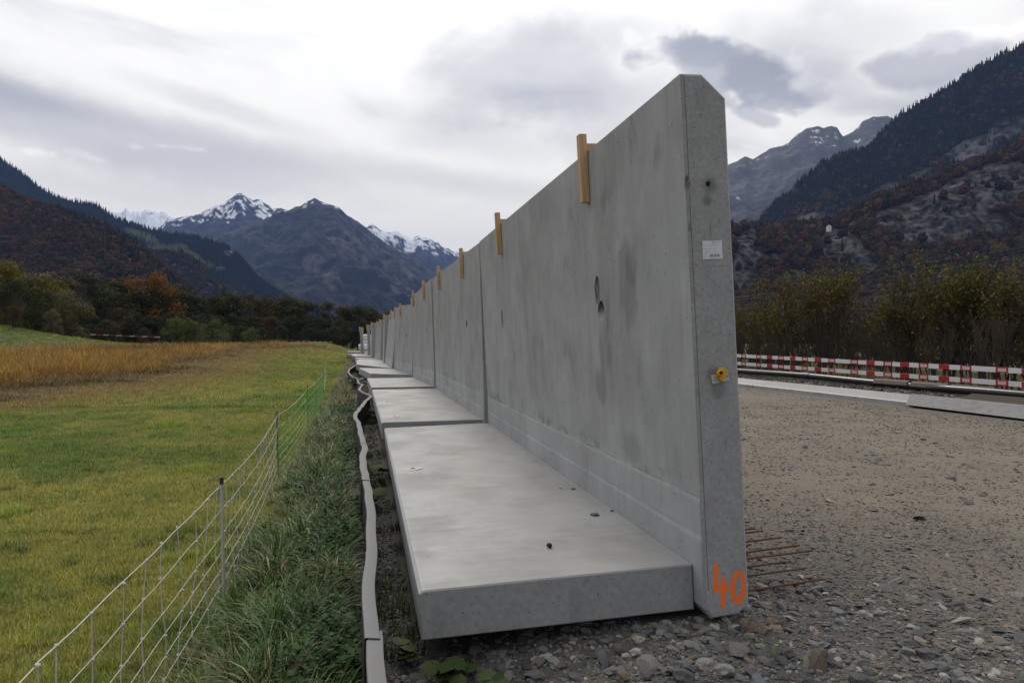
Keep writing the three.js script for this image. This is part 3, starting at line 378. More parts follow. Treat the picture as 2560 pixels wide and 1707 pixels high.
ELEMENTS.forEach(([x, y, z, yaw, pitch, roll, len], k) => {
  const e = thing('wall_element', k ? ORD[k] + ' concrete wall element after the one sprayed 40' + LEAN[k] : 'grey precast concrete L wall element with orange 40 sprayed on its end', 'wall element', 'row of precast concrete wall elements');
  e.position.set(x, y, z); e.rotation.set(pitch, yaw, roll, 'YXZ'); elements.push(e);
  const stemPts = [[0.03, 0], [ST - 0.07, 0], [ST, 0.05], [ST, SH - SC1], [ST1, SH], [0, SH], [0, SS + 0.402], [-0.004, SS + 0.375], [-0.004, SS + 0.19], [-0.009, SS + 0.16], [-0.009, 0.06]];
  let stem = brush(prism(stemPts.reverse(), -len, 0, 0.013));
  const cut = (g) => { stem = EV.evaluate(stem, brush(g), SUBTRACTION); stem.updateMatrixWorld(true); };
  const za = k ? -1.45 : -1.465;
  cut(new THREE.CylinderGeometry(0.05, 0.05, 0.2, 20).scale(1, 1, 1.45).rotateZ(Math.PI / 2 + 0.9).scale(1, 1, 1).translate(0.0, 1.76, za));
  if (k < 5) cut(new THREE.SphereGeometry(1, 18, 12).scale(0.06, 0.12, 0.05).translate(0, 1.80, -len + 1.42));
  if (k < 3) cut(bx(0.0155, 0.0195, 0.16, SH - 0.004, -0.007, 0.02)); // added groove: its shade stands in for the grime line along the arris
  if (!k) {
    cut(lumpy(0.026, 0.115, 0.058, 0, 1.915, -1.528, 0.4, 2)); cut(new THREE.CylinderGeometry(0.016, 0.016, 0.16, 14).rotateX(Math.PI / 2).translate(0.133, 2.397, 0));
    cut(lumpy(0.02, 0.05, 0.022, 0.004, 2.40, 0.002, 0.35, 5)); cut(lumpy(0.012, 0.05, 0.014, 0.002, 2.16, 0.004, 0.4, 7)); cut(lumpy(0.010, 0.03, 0.012, 0.0, 2.27, 0.006, 0.4, 9));
  }
  const lu = k ? 3.4 : 6.8, off = k * 0.37;
  const chipped = (n, a, b, c) => { const m = a.clone().add(b).add(c).divideScalar(3); const inPatch = !k && m.y > 1.78 && m.y < 2.06 && m.z > -1.62 && m.z < -1.42 && m.x > 0.0015; const edge = !k && m.y > 2.08 && m.y < 2.46 && m.z > -0.03 && m.x < 0.03 && Math.abs(n.x) < 0.985 && Math.abs(n.z) < 0.985 && Math.abs(Math.abs(n.x) - 0.707) > 0.02; return inPatch || edge; };
  const side = (q) => [-q.z / lu + off, q.y / 3.1], rules = [
    { test: chipped, uv: (q) => [q.z * 4, q.y * 4] },
    { test: (n, a) => Math.abs(n.y) < 0.3 && Math.abs(n.z) > 0.4 && Math.abs(n.z) < 0.9 && n.x < 0 && n.z > 0 && a.x < 0.03, uv: (q) => [q.x * 2, q.y] },
    { test: (n) => Math.abs(n.z) > 0.8, uv: (q) => k ? [(q.x + off) / 0.75, (q.y + off) / 1.5] : [(q.x + 0.02) / 0.3, q.y / 3.1] },
    { test: (n) => Math.abs(n.y) > 0.6, uv: (q) => [q.x / 0.75 + off, q.z / 1.5] },
    { test: () => true, uv: side }];
  const mats = [C_CHIP, C_ARRIS, k ? C_END : C_ENDF, C_END, k ? C_FACE : C_FIRST];
  part('stem', facet(stem.geometry, rules), mats, e);
  const slabPts = [[-SW, SBL], [-0.012, 0.012], [-0.012, SS], [-0.10, SS + 0.008], [-SW + 0.02, SSL], [-SW, SSL - 0.015]];
  part('base_slab', facet(prism(slabPts, -len + 0.02, -SG, 0.008), [
    { test: (n) => n.y > 0.5, uv: (q) => [(q.x + SW) / 1.6, -q.z / 6.8 + off] }, { test: (n) => Math.abs(n.z) > 0.5 || n.y < -0.5, uv: (q) => [q.x / 0.75 + off, q.y / 1.5 + off + 0.3] }, { test: () => true, uv: (q) => [-q.z / 3.4 + off, q.y / 3.1 + 0.5] }]), [C_SLAB, C_END, C_FACE], e);
  // cast-in lifting sockets on the slab
  if (k < 4) for (const [lx, lz] of k === 0 ? [[-1.361, -3.442]] : [[-1.33, -0.8], [-1.33, -3.4]]) { const top = mix(SS, SSL, -lx / SW) + 0.004; const ring = part('lifting_socket', new THREE.LatheGeometry([[0.026, 0.0], [0.026, 0.0025], [0.085, 0.0025], [0.095, 0]].map((v) => new THREE.Vector2(...v)), 28).translate(lx, top, lz), std(L(0.50, 0.48, 0.43), 0.85), e); part('socket_hole', new THREE.CylinderGeometry(0.022, 0.022, 0.006, 16).translate(lx, top + 0.001, lz), M_DARKHOLE, ring); }
  // plastic anchor former left on the end face
  if (k === 0 || (k > 4 && k < 8)) {
    const plate = part('anchor_plate', new RoundedBoxGeometry(0.102, 0.048, 0.006, 1, 0.002).rotateZ(0.15).translate(0.145, 1.328, 0.004), M_PLATE, e);
    const yl = new THREE.Shape([[-0.03, -0.006], [0.0, -0.038], [0.036, 0.018], [0.016, 0.034], [-0.008, 0.034]].map((v) => new THREE.Vector2(...v)));
    part('anchor_former', new THREE.ExtrudeGeometry(yl, { depth: 0.016, bevelEnabled: true, bevelSize: 0.003, bevelThickness: 0.003, bevelSegments: 2 }).translate(0.146, 1.348, 0.008), M_YEL, e);
    const t = part('anchor_tube', new THREE.LatheGeometry([[0.011, 0], [0.011, 0.03], [0.015, 0.03], [0.017, 0.026], [0.017, 0]].map((v) => new THREE.Vector2(...v)), 20).rotateX(Math.PI / 2).rotateY(-0.1).translate(0.131, 1.358, 0.02), M_YEL, e);
    part('tube_bottom', new THREE.CylinderGeometry(0.011, 0.011, 0.004, 16).rotateX(Math.PI / 2).translate(0.131, 1.358, 0.026), std(L(0.10, 0.055, 0.005), 0.8), t);
    for (const [hx, hy] of [[0.105, 1.318], [0.186, 1.336]]) part('nail', new THREE.CylinderGeometry(0.0035, 0.0035, 0.004, 8).rotateX(Math.PI / 2).translate(hx, hy, 0.008), M_RUST, plate);
  }
  if (!k) {
    part('rusty_insert', new RoundedBoxGeometry(0.02, 0.055, 0.02, 1, 0.003).translate(0.03, 1.79, -1.425), M_BRICK, e);
    for (const [by, bz, bl] of [[0.075, -0.12, 0.60], [0.075, -0.33, 0.60], [0.075, -0.46, 0.56], [0.075, -0.60, 0.50], [0.285, -0.06, 0.47], [0.285, -0.16, 0.46], [0.285, -0.33, 0.45], [0.285, -0.49, 0.42], [0.285, -0.55, 0.40], [0.285, -0.75, 0.46], [0.075, -0.85, 0.55], [0.285, -1.0, 0.45]])
      part('rebar', rebarGeo(bl).rotateY(0.02 * Math.sin(bz * 40)).translate(ST - 0.02, by, bz), M_RUST, e);
    const cv = document.createElement('canvas'); cv.width = 360; cv.height = 310; const x2 = cv.getContext('2d'); x2.fillStyle = '#dcdce2'; x2.fillRect(0, 0, 360, 310); x2.fillStyle = '#2b2b30'; x2.strokeStyle = '#2b2b30'; x2.lineWidth = 5; x2.strokeRect(180, 14, 32, 32);
    x2.font = 'bold 21px sans-serif'; x2.fillText('S E P A G', 224, 36); x2.font = '15px sans-serif';
    [['Baustelle:', 18, 80], ['Meiringen_TU_suedoe,', 118, 80], ['Los4', 118, 100], ['Elementbezeichnung:', 18, 140], ['Typ 2', 210, 140], ['Auftragsnummer:', 18, 182], ['200647', 176, 182], ['Produktionsdatum:', 18, 214], ['14.07.2020', 192, 214], ['Gewicht:', 18, 246], ['10.687 to', 18, 274], ['www.sepag-ag.ch', 96, 300]].forEach(([s, a, b]) => x2.fillText(s, a, b));
    const rb = rng(3); for (let a = 130; a < 312;) { const w = 2 + Math.floor(rb() * 3) * 2; x2.fillRect(a, 228, w, 46); a += w + 2 + Math.floor(rb() * 3) * 2; }
    const ct = new THREE.CanvasTexture(cv); ct.colorSpace = THREE.SRGBColorSpace;
    const lg = new THREE.BoxGeometry(0.119, 0.101, 0.0012).translate(0.137, 2.035, 0.0022); part('label_sheet', lg, [0, 1, 2, 3, 4, 5].map((i) => std(L(0.9, 0.9, 0.9), 0.55, i === 4 ? { map: ct } : {})), e).userData.label = 'white printed delivery label with barcode';
  }
});
// ------------------------------------------------------------------ wooden clamps straddling the wall tops
{
  const uvw = (g, o) => { const p = g.attributes.position, u = g.attributes.uv; for (let i = 0; i < p.count; i++) u.setXY(i, (p.getX(i) + p.getZ(i)) * 4 + o, p.getY(i) * 1.67 + o * 2); return g; };
  const board = (x0, x1, y0, y1, z0, z1, o) => uvw(new RoundedBoxGeometry(x1 - x0, y1 - y0, z1 - z0, 1, 0.003).translate((x0 + x1) / 2, (y0 + y1) / 2, (z0 + z1) / 2), o);
  const r = rng(77);
  elements.forEach((e, k) => { const len = ELEMENTS[k][6]; (k === 3 ? [-3.0] : [-1.62, -5.06]).forEach((cz, q) => { if (-cz > len) return;
    const c = thing('wooden_clamp', ['', 'far '][0] + 'pale timber clamp over the ' + (q ? 'far' : 'near') + ' half of the ' + (k ? ORD[k] + ' wall element after the 40' : 'wall element sprayed 40'), 'timber clamp', 'timber clamps along the wall top');
    c.position.copy(e.position); c.rotation.copy(e.rotation); const h = (r() - 0.5) * 0.04, o = r();
    part('outer_board', board(-0.064, -0.004, SH - 0.39 + h, SH + 0.135 + h, cz - 0.036, cz + 0.036, o), M_WOOD, c); part('cross_board', board(-0.004, ST + 0.02, SH + 0.004, SH + 0.06, cz - 0.03, cz + 0.03, o + 0.3), M_WOOD, c); part('inner_board', board(ST + 0.02, ST + 0.075, SH - 0.36 + h, SH + 0.06, cz - 0.036, cz + 0.036, o + 0.6), M_WOOD, c); }); });
}
// ------------------------------------------------------------------ small litter lying on the first slabs
const stoneGeo = (s, det = 1, flat = 0.55) => { const g = mergeVertices(new THREE.IcosahedronGeometry(0.5, det).deleteAttribute('uv').deleteAttribute('normal')), p = g.attributes.position; for (let i = 0; i < p.count; i++) { const x = p.getX(i), y = p.getY(i), z = p.getZ(i), k = 1 + 0.55 * n3(x * 2.4 + s, y * 2.4, z * 2.4) + 0.42 * n3(x * 5 + s, y * 5, z * 5); p.setXYZ(i, x * k * 1.15, y * k * flat, z * k); } g.computeVertexNormals(); const f = toCreasedNormals(g, 0.32); return f; };
const M_STONE = std(L(1, 1, 1), 0.85, { map: grainTex });
{
  const e0 = elements[0]; e0.updateMatrixWorld(true); const q = new THREE.Vector3();
  [[-0.199, -1.253, 0.055, 'dark flat stone chip on the first base slab'], [-0.105, -2.089, 0.034, 'small dark stone on the base slab close to the wall foot'], [-0.04, -1.338, 0.026, 'tiny stone at the wall foot on the first slab'], [-0.2, -2.15, 0.02, 'tiny pale stone on the first slab']].forEach(([lx, lz, s, label], i) => { q.set(lx, mix(SS, SSL, -lx / SW) + s * 0.15 + 0.004, lz).applyMatrix4(e0.matrixWorld); const m = solo('stone_chip', stoneGeo(40 + i, 1, 0.35), std(L(0.10, 0.10, 0.10), 0.85), { label, category: 'stone' }); m.position.copy(q); m.scale.setScalar(s); m.rotation.y = i; });
  q.set(-0.713, 0.312, -0.626).applyMatrix4(e0.matrixWorld); const cone = solo('pine_cone', lumpy(0.016, 0.014, 0.014, 0, 0, 0, 0.5, 31), std(L(0.03, 0.014, 0.012), 0.9), { label: 'small dark brown cone lying on the first base slab', category: 'cone' }); cone.position.copy(q);
}

// ------------------------------------------------------------------ stones
const STONE_TONES = [[0.085, 0.086, 0.086], [0.115, 0.113, 0.108], [0.062, 0.064, 0.066], [0.15, 0.145, 0.13], [0.10, 0.098, 0.09], [0.075, 0.08, 0.088], [0.21, 0.20, 0.18], [0.105, 0.078, 0.055], [0.12, 0.108, 0.09], [0.095, 0.097, 0.1], [0.08, 0.08, 0.078]];
const stoneG = [stoneGeo(1, 1, 0.6), stoneGeo(2, 1, 0.5), stoneGeo(3, 1, 0.42), stoneGeo(4, 1, 0.7), stoneGeo(5, 1, 0.3), stoneGeo(6, 1, 0.55)];
const underSlab = (a, w) => (a > 0.14 && w > -0.3 && w < 0.28) || (a > 0.7 && w > -1.55 && w < 0);
{
  const yard = scene.children.find((o) => o.name === 'gravel_yard'), r = rng(2024), lists = stoneG.map(() => []), big = [];
  const put = (a, w, s, flat, tone) => {
    const [x, z] = toXZ(a, w), d = Math.hypot(x, z); if (z > -1.6 || underSlab(a, w)) return;
    const c = tone ?? STONE_TONES[(r() * STONE_TONES.length) | 0], b = (0.6 + 0.7 * r()) * 1.1, y = ground(x, z) + s * flat * 0.16, o = [x, y, z, s * (0.8 + 0.6 * r()), s * flat * 1.5, s * (0.7 + 0.5 * r()), (r() - 0.5) * 0.7, r() * 6.3, (r() - 0.5) * 0.7, c[0] * b, c[1] * b, c[2] * b];
    const px = 1280 + 1707 * x / -z; if (s / d * 1707 > 15 && px > 850 && px < 2600) big.push([s / d, o]); else lists[(r() * 6) | 0].push(o);
  };
  // coarse heap in front of the first slab and along its foot
  for (let k = 0; k < 3400; k++) { const a = 0.5 - 2.3 * Math.pow(r(), 1.1), w = -1.6 + 2.6 * r(), q = fbm(a * 1.6, w * 1.6, 3, 3); if (r() < 0.5 + q) put(a, w, 0.018 + 0.055 * Math.pow(r(), 2.4), 0.75); }
  for (let k = 0; k < 40; k++) put(-0.1 - 1.0 * r(), -1.1 + 1.7 * r(), 0.055 + 0.055 * r(), 0.75);
  // dark chippings along the strip between fence and slab
  for (let k = 0; k < 20000; k++) { const a = -1.8 + 26 * Math.pow(r(), 1.6), w = -1.92 + 0.6 * r(); put(a, w, 0.010 + 0.03 * Math.pow(r(), 3), 0.7, STONE_TONES[(r() * 3) | 0].map((v) => v * 0.7)); }
  for (let k = 0; k < 70000; k++) { const a = -1.9 + 4.6 * Math.pow(r(), 1.3), w = -1.7 + 6.5 * r(), [x, z] = toXZ(a, w), s = sandy(x, z, a, w); if (r() < 1.05 - s) put(a, w, 0.006 + 0.017 * Math.pow(r(), 2.5) * (1.1 - 0.5 * s), 0.62); }
  // crumbs of the driven surface
  for (let k = 0; k < 60000; k++) { const a = -1.9 + 13 * Math.pow(r(), 1.4), w = 0.4 + 9.6 * r(), [x, z] = toXZ(a, w), q = fbm(x * 1.4, 4, z * 1.4, 4); if (r() < 0.25 + 1.1 * q) put(a, w, 0.007 + 0.016 * Math.pow(r(), 2) + 0.0012 * Math.max(0, a), 0.5, r() < 0.7 ? [0.135, 0.11, 0.085] : [0.08, 0.075, 0.07]); }
  // flat schist over the yard, thinning where it is driven
  for (let k = 0; k < 64000; k++) { const a = -2.2 + 15 * Math.pow(r(), 1.35), w = 0.35 + 9.9 * r(), [x, z] = toXZ(a, w), s = sandy(x, z, a, w); if (r() < 0.30 + 0.65 * (1 - s)) put(a, w, 0.007 + 0.034 * Math.pow(r(), 3.2) * (1.3 - 0.6 * s), 0.4, r() < 0.5 * s ? [0.15, 0.125, 0.098] : undefined); }
  for (let k = 0; k < 620; k++) { const a = -2.0 + 9 * Math.pow(r(), 1.6), w = 0.4 + 7.0 * r(); put(a, w, 0.03 + 0.075 * Math.pow(r(), 3), 0.36); }
  for (let k = 0; k < 90; k++) { const a = -0.5 + 0.9 * r() - 0.2, w = 0.75 + 1.1 * r(); put(a, w, 0.035 + 0.05 * r() * r(), 0.45); }
  for (let k = 0; k < 16000; k++) { const a = 12 * r() + 0.3 + 16 * Math.pow(r(), 2), w = 0.4 + 10 * r(), [x, z] = toXZ(a, w); if (fbm(x * 0.7, 5, z * 0.7, 3) > 0.08 || w > 9.4) put(a, w, 0.010 + 0.03 * Math.pow(r(), 3), 0.4, r() < 0.5 ? [0.12, 0.105, 0.088] : undefined); }
  // black ballast on the berm by the pipe
  for (let k = 0; k < 9000; k++) { const a = 1 + 32 * r(), w = 12.3 + 2.2 * r(); put(a, w, 0.03 + 0.06 * Math.pow(r(), 2), 0.75, STONE_TONES[(r() * 3) | 0].map((v) => v * 0.5)); }
  big.sort((p, q) => q[0] - p[0]);
  const tones = STONE_TONES.flatMap((c) => [0.8, 1.1, 1.4].map((b) => std(L(c[0] * b, c[1] * b, c[2] * b), 0.85, { map: grainTex })));
  const uvd = stoneG.map((g) => { const p = g.attributes.position, u = new Float32Array(p.count * 2); for (let i = 0; i < p.count; i++) { u[2 * i] = p.getX(i) * 0.3 + p.getY(i) * 0.1; u[2 * i + 1] = p.getZ(i) * 0.3 + p.getY(i) * 0.2; } return g.clone().setAttribute('uv', new THREE.BufferAttribute(u, 2)); });
  big.forEach(([, o], i) => { if (i >= 300) { lists[i % 6].push(o); return; } const m = part('stone', uvd[(i * 7) % 6], tones[(r() * tones.length) | 0], yard); m.position.set(o[0], o[1], o[2]); m.scale.set(o[3], o[4], o[5]); m.rotation.set(o[6], o[7], o[8]); });
  const ms = std(L(1, 1, 1), 0.85);
  lists.forEach((l, k) => scatter('gravel', stoneG[k], ms, l, { kind: 'stuff', label: 'loose grey stone chippings spread over the yard', category: 'gravel' }));
}

// ------------------------------------------------------------------ grass
function bladeTuft(seed, n, h, spread, width, bend, seg = 3, cut = 0) {
  const r = rng(seed), pos = [], nor = [], col = [], idx = [];
  for (let k = 0; k < n; k++) {
    const a = r() * 6.283, rad = spread * Math.sqrt(r()), bx0 = Math.cos(a) * rad, bz0 = Math.sin(a) * rad, dir = a + (r() - 0.5) * 2.4, len = h * (0.55 + 0.45 * r()), be = bend * (0.35 + 0.9 * r()), w = width * (0.6 + 0.6 * r()), sx = -Math.sin(dir), sz = Math.cos(dir), tone = 0.65 + 0.7 * r(), dry = r() < 0.2 ? 1 : 0;
    const b0 = pos.length / 3; let px = bx0, py = 0, pz = bz0, ang = 0.1 + 0.25 * r();
    for (let s = 0; s <= seg; s++) {
      const f = s / seg, ww = w * (1 - Math.pow(f, 1.8) * (1 - cut)) * 0.5; pos.push(px - sx * ww, py, pz - sz * ww, px + sx * ww, py, pz + sz * ww);
      const nx = -Math.cos(dir) * Math.cos(ang), ny = Math.sin(ang), nz = -Math.sin(dir) * Math.cos(ang); nor.push(nx, ny, nz, nx, ny, nz);
      const c = dry ? [1.55 * tone, 1.3 * tone, 0.95 * tone] : [tone, tone, tone * 0.9]; col.push(...c, ...c);
      const st = len / seg; px += Math.cos(dir) * Math.sin(ang) * st; pz += Math.sin(dir) * Math.sin(ang) * st; py += Math.cos(ang) * st; ang += be / seg;
      if (s) { const q = b0 + s * 2; idx.push(q - 2, q - 1, q, q - 1, q + 1, q); }
    }
  }
  const g = new THREE.BufferGeometry(); g.setAttribute('position', new THREE.Float32BufferAttribute(pos, 3)); g.setAttribute('normal', new THREE.Float32BufferAttribute(nor, 3)); g.setAttribute('color', new THREE.Float32BufferAttribute(col, 3)); g.setIndex(idx); return g;
}
const M_GRASS = std(L(1, 1, 1), 0.6, { vertexColors: true, transmission: 0.4, thickness: 0, side: THREE.DoubleSide, specularIntensity: 0.4 });
const M_SEDGE = std(L(1, 1, 1), 0.5, { vertexColors: true, transmission: 0.35, thickness: 0, side: THREE.DoubleSide, specularIntensity: 0.35 });
const M_REED = std(L(1, 1, 1), 0.7, { vertexColors: true, transmission: 0.35, thickness: 0, side: THREE.DoubleSide, specularIntensity: 0.4 });
{
  const short = [1, 2, 3, 4].map((s) => bladeTuft(s, 16, 0.075, 0.05, 0.0045, 1.1, 2)), r = rng(808), lists = short.map(() => []);
  const put = (x, z, s, k = 2.4) => { const [, w] = toAW(x, z); if (w > -2.25 || z > -1.3) return; const rd = reedDist(x, z); if (rd > 3) return; const c = meadowColour(x, z), q = fbm(x * 0.7, 8, z * 0.7, 3), b = k * (0.6 + 0.8 * r()); const j = (r() - 0.6) * 0.4, gr = 1 + 0.22 * sst(0.1, 0.5, -q); const h = s * (0.75 + 0.5 * r()) * (1 + 0.9 * sst(0.15, 0.6, -q)); lists[(r() * 4) | 0].push([x, ground(x, z) - 0.004, z, s, h, s, 0, r() * 6.3, 0, c[0] * b * (1 + j), c[1] * b * gr, c[2] * b * (1 - j)]); };
  const inView = (x, z) => x / -z > -0.82;
  for (let k = 0; k < 42000; k++) { const z = -1.4 - 7.2 * Math.pow(r(), 0.75), x = -0.8 + z * 0.85 * r(); put(x - 0.9, z, 1.0); }
  for (let k = 0; k < 60000; k++) { const z = -7 - 15 * r(), x = z * (0.18 + 0.66 * r()); if (inView(x, z)) put(x, z, 1.35); }
  for (let k = 0; k < 42000; k++) { const z = -20 - 40 * r(), x = z * (0.2 + 0.6 * r()); put(x, z, 2.4); }
  for (let k = 0; k < 26000; k++) { const z = -58 - 90 * r(), x = z * (0.18 + 0.6 * r()); put(x, z, 4.2); }
  lists.forEach((l, k) => scatter('grass', short[k], M_GRASS, l, { kind: 'stuff', label: 'short damp meadow grass', category: 'grass' }));
  // taller fresh tufts in the meadow
  const tall = [5, 6].map((s) => bladeTuft(s, 26, 0.17, 0.07, 0.006, 1.3, 3)), tl = [[], []];
  for (let k = 0; k < 15000; k++) { const z = -1.5 - 24 * Math.pow(r(), 1.3), x = -0.7 + z * 0.85 * r() - 0.6, [, w] = toAW(x, z), q = n3(x * 1.3, 5, z * 1.3) + 0.5 * n3(x * 4, 5, z * 4); if (w > -2.4 || (q < 0.12 && w < -3.2)) continue; const b = 1.3 * (0.5 + 0.9 * r()), dr = n3(x * 1.1, 9, z * 1.1) > 0.12, c = dr ? [0.15, 0.135, 0.045] : [0.07, 0.125, 0.02]; tl[(r() * 2) | 0].push([x, ground(x, z), z, 0.5 + 0.6 * r(), (0.32 + 0.75 * r()) * (dr ? 0.7 : 1), 0.7, 0, r() * 6.3, 0, c[0] * b, c[1] * b, c[2] * b]); }
  tl.forEach((l, k) => scatter('grass', tall[k], M_GRASS, l, { kind: 'stuff', label: 'taller fresh tufts standing in the meadow', category: 'grass' }));
  // sedge and rank grass on the verge between netting and sheet fence
  const sedge = [11, 12, 13].map((s) => bladeTuft(s, 42, 0.50, 0.09, 0.0115, 2.2, 5)), sl = [[], [], []];
  for (let k = 0; k < 2200; k++) { const a = -3 + 60 * Math.pow(r(), 1.7), w = -2.02 - 0.85 * Math.pow(r(), 1.25), [x, z] = toXZ(a, w); if (z > -1.5) continue; const f = clamp((-1.98 - w) / 0.2), b = 1.15 * (0.55 + 0.8 * r()), dry = sst(0.15, 0.6, n3(x * 0.5, 3, z * 0.5) * 0.6 + 0.62 * sst(7, 24, a) - 0.1) * r(), c = mix3(mix3([0.040, 0.098, 0.026], [0.090, 0.150, 0.024], sst(-0.2, 0.3, n3(x * 2.1, 7, z * 2.1)) * 0.8 + 0.2 * r()), [0.21, 0.155, 0.07], Math.max(dry, r() < 0.1 ? 0.85 : 0)), s = (0.55 + 0.55 * r()) * (0.7 + 0.3 * f) * (1 - 0.35 * sst(-2.5, -2.85, w)); sl[(r() * 3) | 0].push([x, ground(x, z) - 0.01, z, s, s * (0.8 + 0.4 * r()), s, (r() - 0.5) * 0.3, r() * 6.3, (r() - 0.5) * 0.3, c[0] * b, c[1] * b, c[2] * b]); }
  sl.forEach((l, k) => scatter('verge_grass', sedge[k], M_SEDGE, l, { kind: 'stuff', label: 'rank arching verge grass beside the sheet fence', category: 'grass' }));
  { const dl = [[], []]; for (let k = 0; k < 420; k++) { const a = -1.4 + 26 * Math.pow(r(), 1.3), w = -1.86 + 0.42 * r(), [x, z] = toXZ(a, w); if (n3(x * 1.6, 2, z * 1.6) < 0.02) continue; const b = 0.7 + 0.6 * r(); dl[(r() * 2) | 0].push([x, ground(x, z), z, 0.6 + 0.4 * r(), 0.5 + 0.5 * r(), 0.7, 0, r() * 6.3, 0, 0.05 * b, 0.085 * b, 0.02 * b]); }
    dl.forEach((l, k) => scatter('ditch_weeds', tall[k], M_GRASS, l, { kind: 'stuff', label: 'thin green weeds in the stony strip beside the slabs', category: 'weeds' })); }
  { const wr = rng(5151), sp = []; for (let k = 0; k < 150; k++) { const a = wr() * 6.28, q = Math.sqrt(wr()) * 0.13, y = 0.16 * Math.sqrt(wr()) * (1.2 - q * 4); sp.push([Math.cos(a) * q, y, Math.sin(a) * q, 0, 1, 0, 0.6 + 0.8 * wr()]); }
    const wl = []; for (let k = 0; k < 150; k++) { const a = -1.6 + 18 * Math.pow(r(), 1.5), w = -1.98 - 0.5 * r() * r(), [x, z] = toXZ(a, w); const b = 0.7 + 0.6 * r(), s = 0.8 + 0.9 * r(); wl.push([x, ground(x, z) + 0.02, z, s, s, s, 0, r() * 6.3, 0, 0.03 * b, 0.07 * b, 0.016 * b]); }
    scatter('verge_weeds', leafCloud(5252, sp, 0.016), std(L(1, 1, 1), 0.7, { vertexColors: true, transmission: 0.25, thickness: 0, side: THREE.DoubleSide, specularIntensity: 0.3 }), wl, { kind: 'stuff', label: 'low dark leafy weeds along the sheet fence', category: 'weeds' }); }
  // reeds and dry sedge field
  const reed = [21, 22, 23].map((s) => bladeTuft(s, 9, 1.65, 0.26, 0.034, 0.8, 4)), rl = [[], [], []];
  for (let k = 0; k < 60000; k++) { const z = -18 - 100 * Math.pow(r(), 1.25), x = z * (0.2 + 0.62 * r()) ; const p = fbm(x * 0.25, 2, z * 0.25, 3), rd = reedDist(x, z) + 2.4 * p; if (rd < -1.2) continue; const hgt = sst(-1.5, 6, rd) * (0.62 + 0.38 * sst(-0.3, 0.4, p)), big = 1 + sst(45, 110, -z) * 0.6, s = big * (0.8 + 0.5 * r()), tone = sst(0.12, 0.75, hgt + 0.25 * (r() - 0.5)); let c = mix3([0.15, 0.095, 0.042], [0.40, 0.245, 0.055], tone); if (r() < 0.2) c = mix3(c, [0.14, 0.125, 0.03], 0.7); c = mix3(c, [0.15, 0.07, 0.035], sst(0.2, 0.5, n3(x * 0.09, 4, z * 0.09)) * 0.6); const b = 0.45 + 0.95 * r(), h = (0.14 + 0.86 * hgt) * (0.5 + 0.7 * r() * r() + 0.2 * r()); rl[(r() * 3) | 0].push([x, ground(x, z) - 0.02, z, s * (0.5 + 0.5 * hgt), h, s * (0.5 + 0.5 * hgt), 0, r() * 6.3, 0, c[0] * b, c[1] * b, c[2] * b]); }
  rl.forEach((l, k) => scatter('reeds', reed[k], M_REED, l, { kind: 'stuff', label: 'golden autumn reeds standing in the meadow', category: 'reeds' }));
  // pasture behind the barrier, weeds on the berm
  const fl = [[], []];
  for (let k = 0; k < 14000; k++) { const a = 4 + 60 * r(), w = 14.6 + 26 * Math.pow(r(), 1.3), [x, z] = toXZ(a, w), b = 0.8 + 0.8 * r(), c = mix3([0.07, 0.075, 0.02], [0.15, 0.11, 0.045], r()); fl[(r() * 2) | 0].push([x, ground(x, z), z, 2.2, 1.6 + 1.6 * r(), 2.2, 0, r() * 6.3, 0, c[0] * b, c[1] * b, c[2] * b]); }
  for (let k = 0; k < 420; k++) { const a = 3 + 24 * r(), w = 12.35 + 0.35 * r() * r() + (r() < 0.25 ? 0.7 * r() : 0), [x, z] = toXZ(a, w); if (n3(a * 0.9, 1, 3) < 0.02) continue; fl[(r() * 2) | 0].push([x, ground(x, z), z, 0.8, 0.5 + 0.5 * r(), 0.8, 0, r() * 6.3, 0, 0.15, 0.095 + 0.05 * r(), 0.03]); }
  fl.forEach((l, k) => scatter('pasture_grass', tall[k], M_GRASS, l, { kind: 'stuff', label: 'yellowed grass on the bank behind the barrier', category: 'grass' }));
}

// ------------------------------------------------------------------ trees and bushes
function leafCloud(seed, spots, size, tilt = 1) { // spots: [x, y, z, nx, ny, nz, tone]
  const r = rng(seed), pos = [], nor = [], col = [], idx = [], n = new THREE.Vector3(), u = new THREE.Vector3(), v = new THREE.Vector3();
  for (const [x, y, z, nx, ny, nz, tone, tint3] of spots) {
    n.set(nx + (r() - 0.5) * tilt * 1.6, ny + 0.35 + (r() - 0.5) * tilt * 1.6, nz + (r() - 0.5) * tilt * 1.6).normalize(); u.set(r() - 0.5, r() - 0.5, r() - 0.5).cross(n).normalize(); v.crossVectors(n, u);
    const s = size * (0.6 + 0.8 * r()), e = s * (0.55 + 0.3 * r()), b = pos.length / 3, c = tint3 ?? [1, 1, 1];
    for (const [p, q] of [[0, -1], [0.75, 0.05], [0, 1], [-0.75, 0.05]]) { pos.push(x + u.x * e * p + v.x * s * q, y + u.y * e * p + v.y * s * q, z + u.z * e * p + v.z * s * q); nor.push(n.x, n.y, n.z); col.push(tone * c[0], tone * c[1], tone * c[2]); }
    idx.push(b, b + 1, b + 2, b, b + 2, b + 3);
  }
  const g = new THREE.BufferGeometry(); g.setAttribute('position', new THREE.Float32BufferAttribute(pos, 3)); g.setAttribute('normal', new THREE.Float32BufferAttribute(nor, 3)); g.setAttribute('color', new THREE.Float32BufferAttribute(col, 3)); g.setIndex(idx); return g;
}
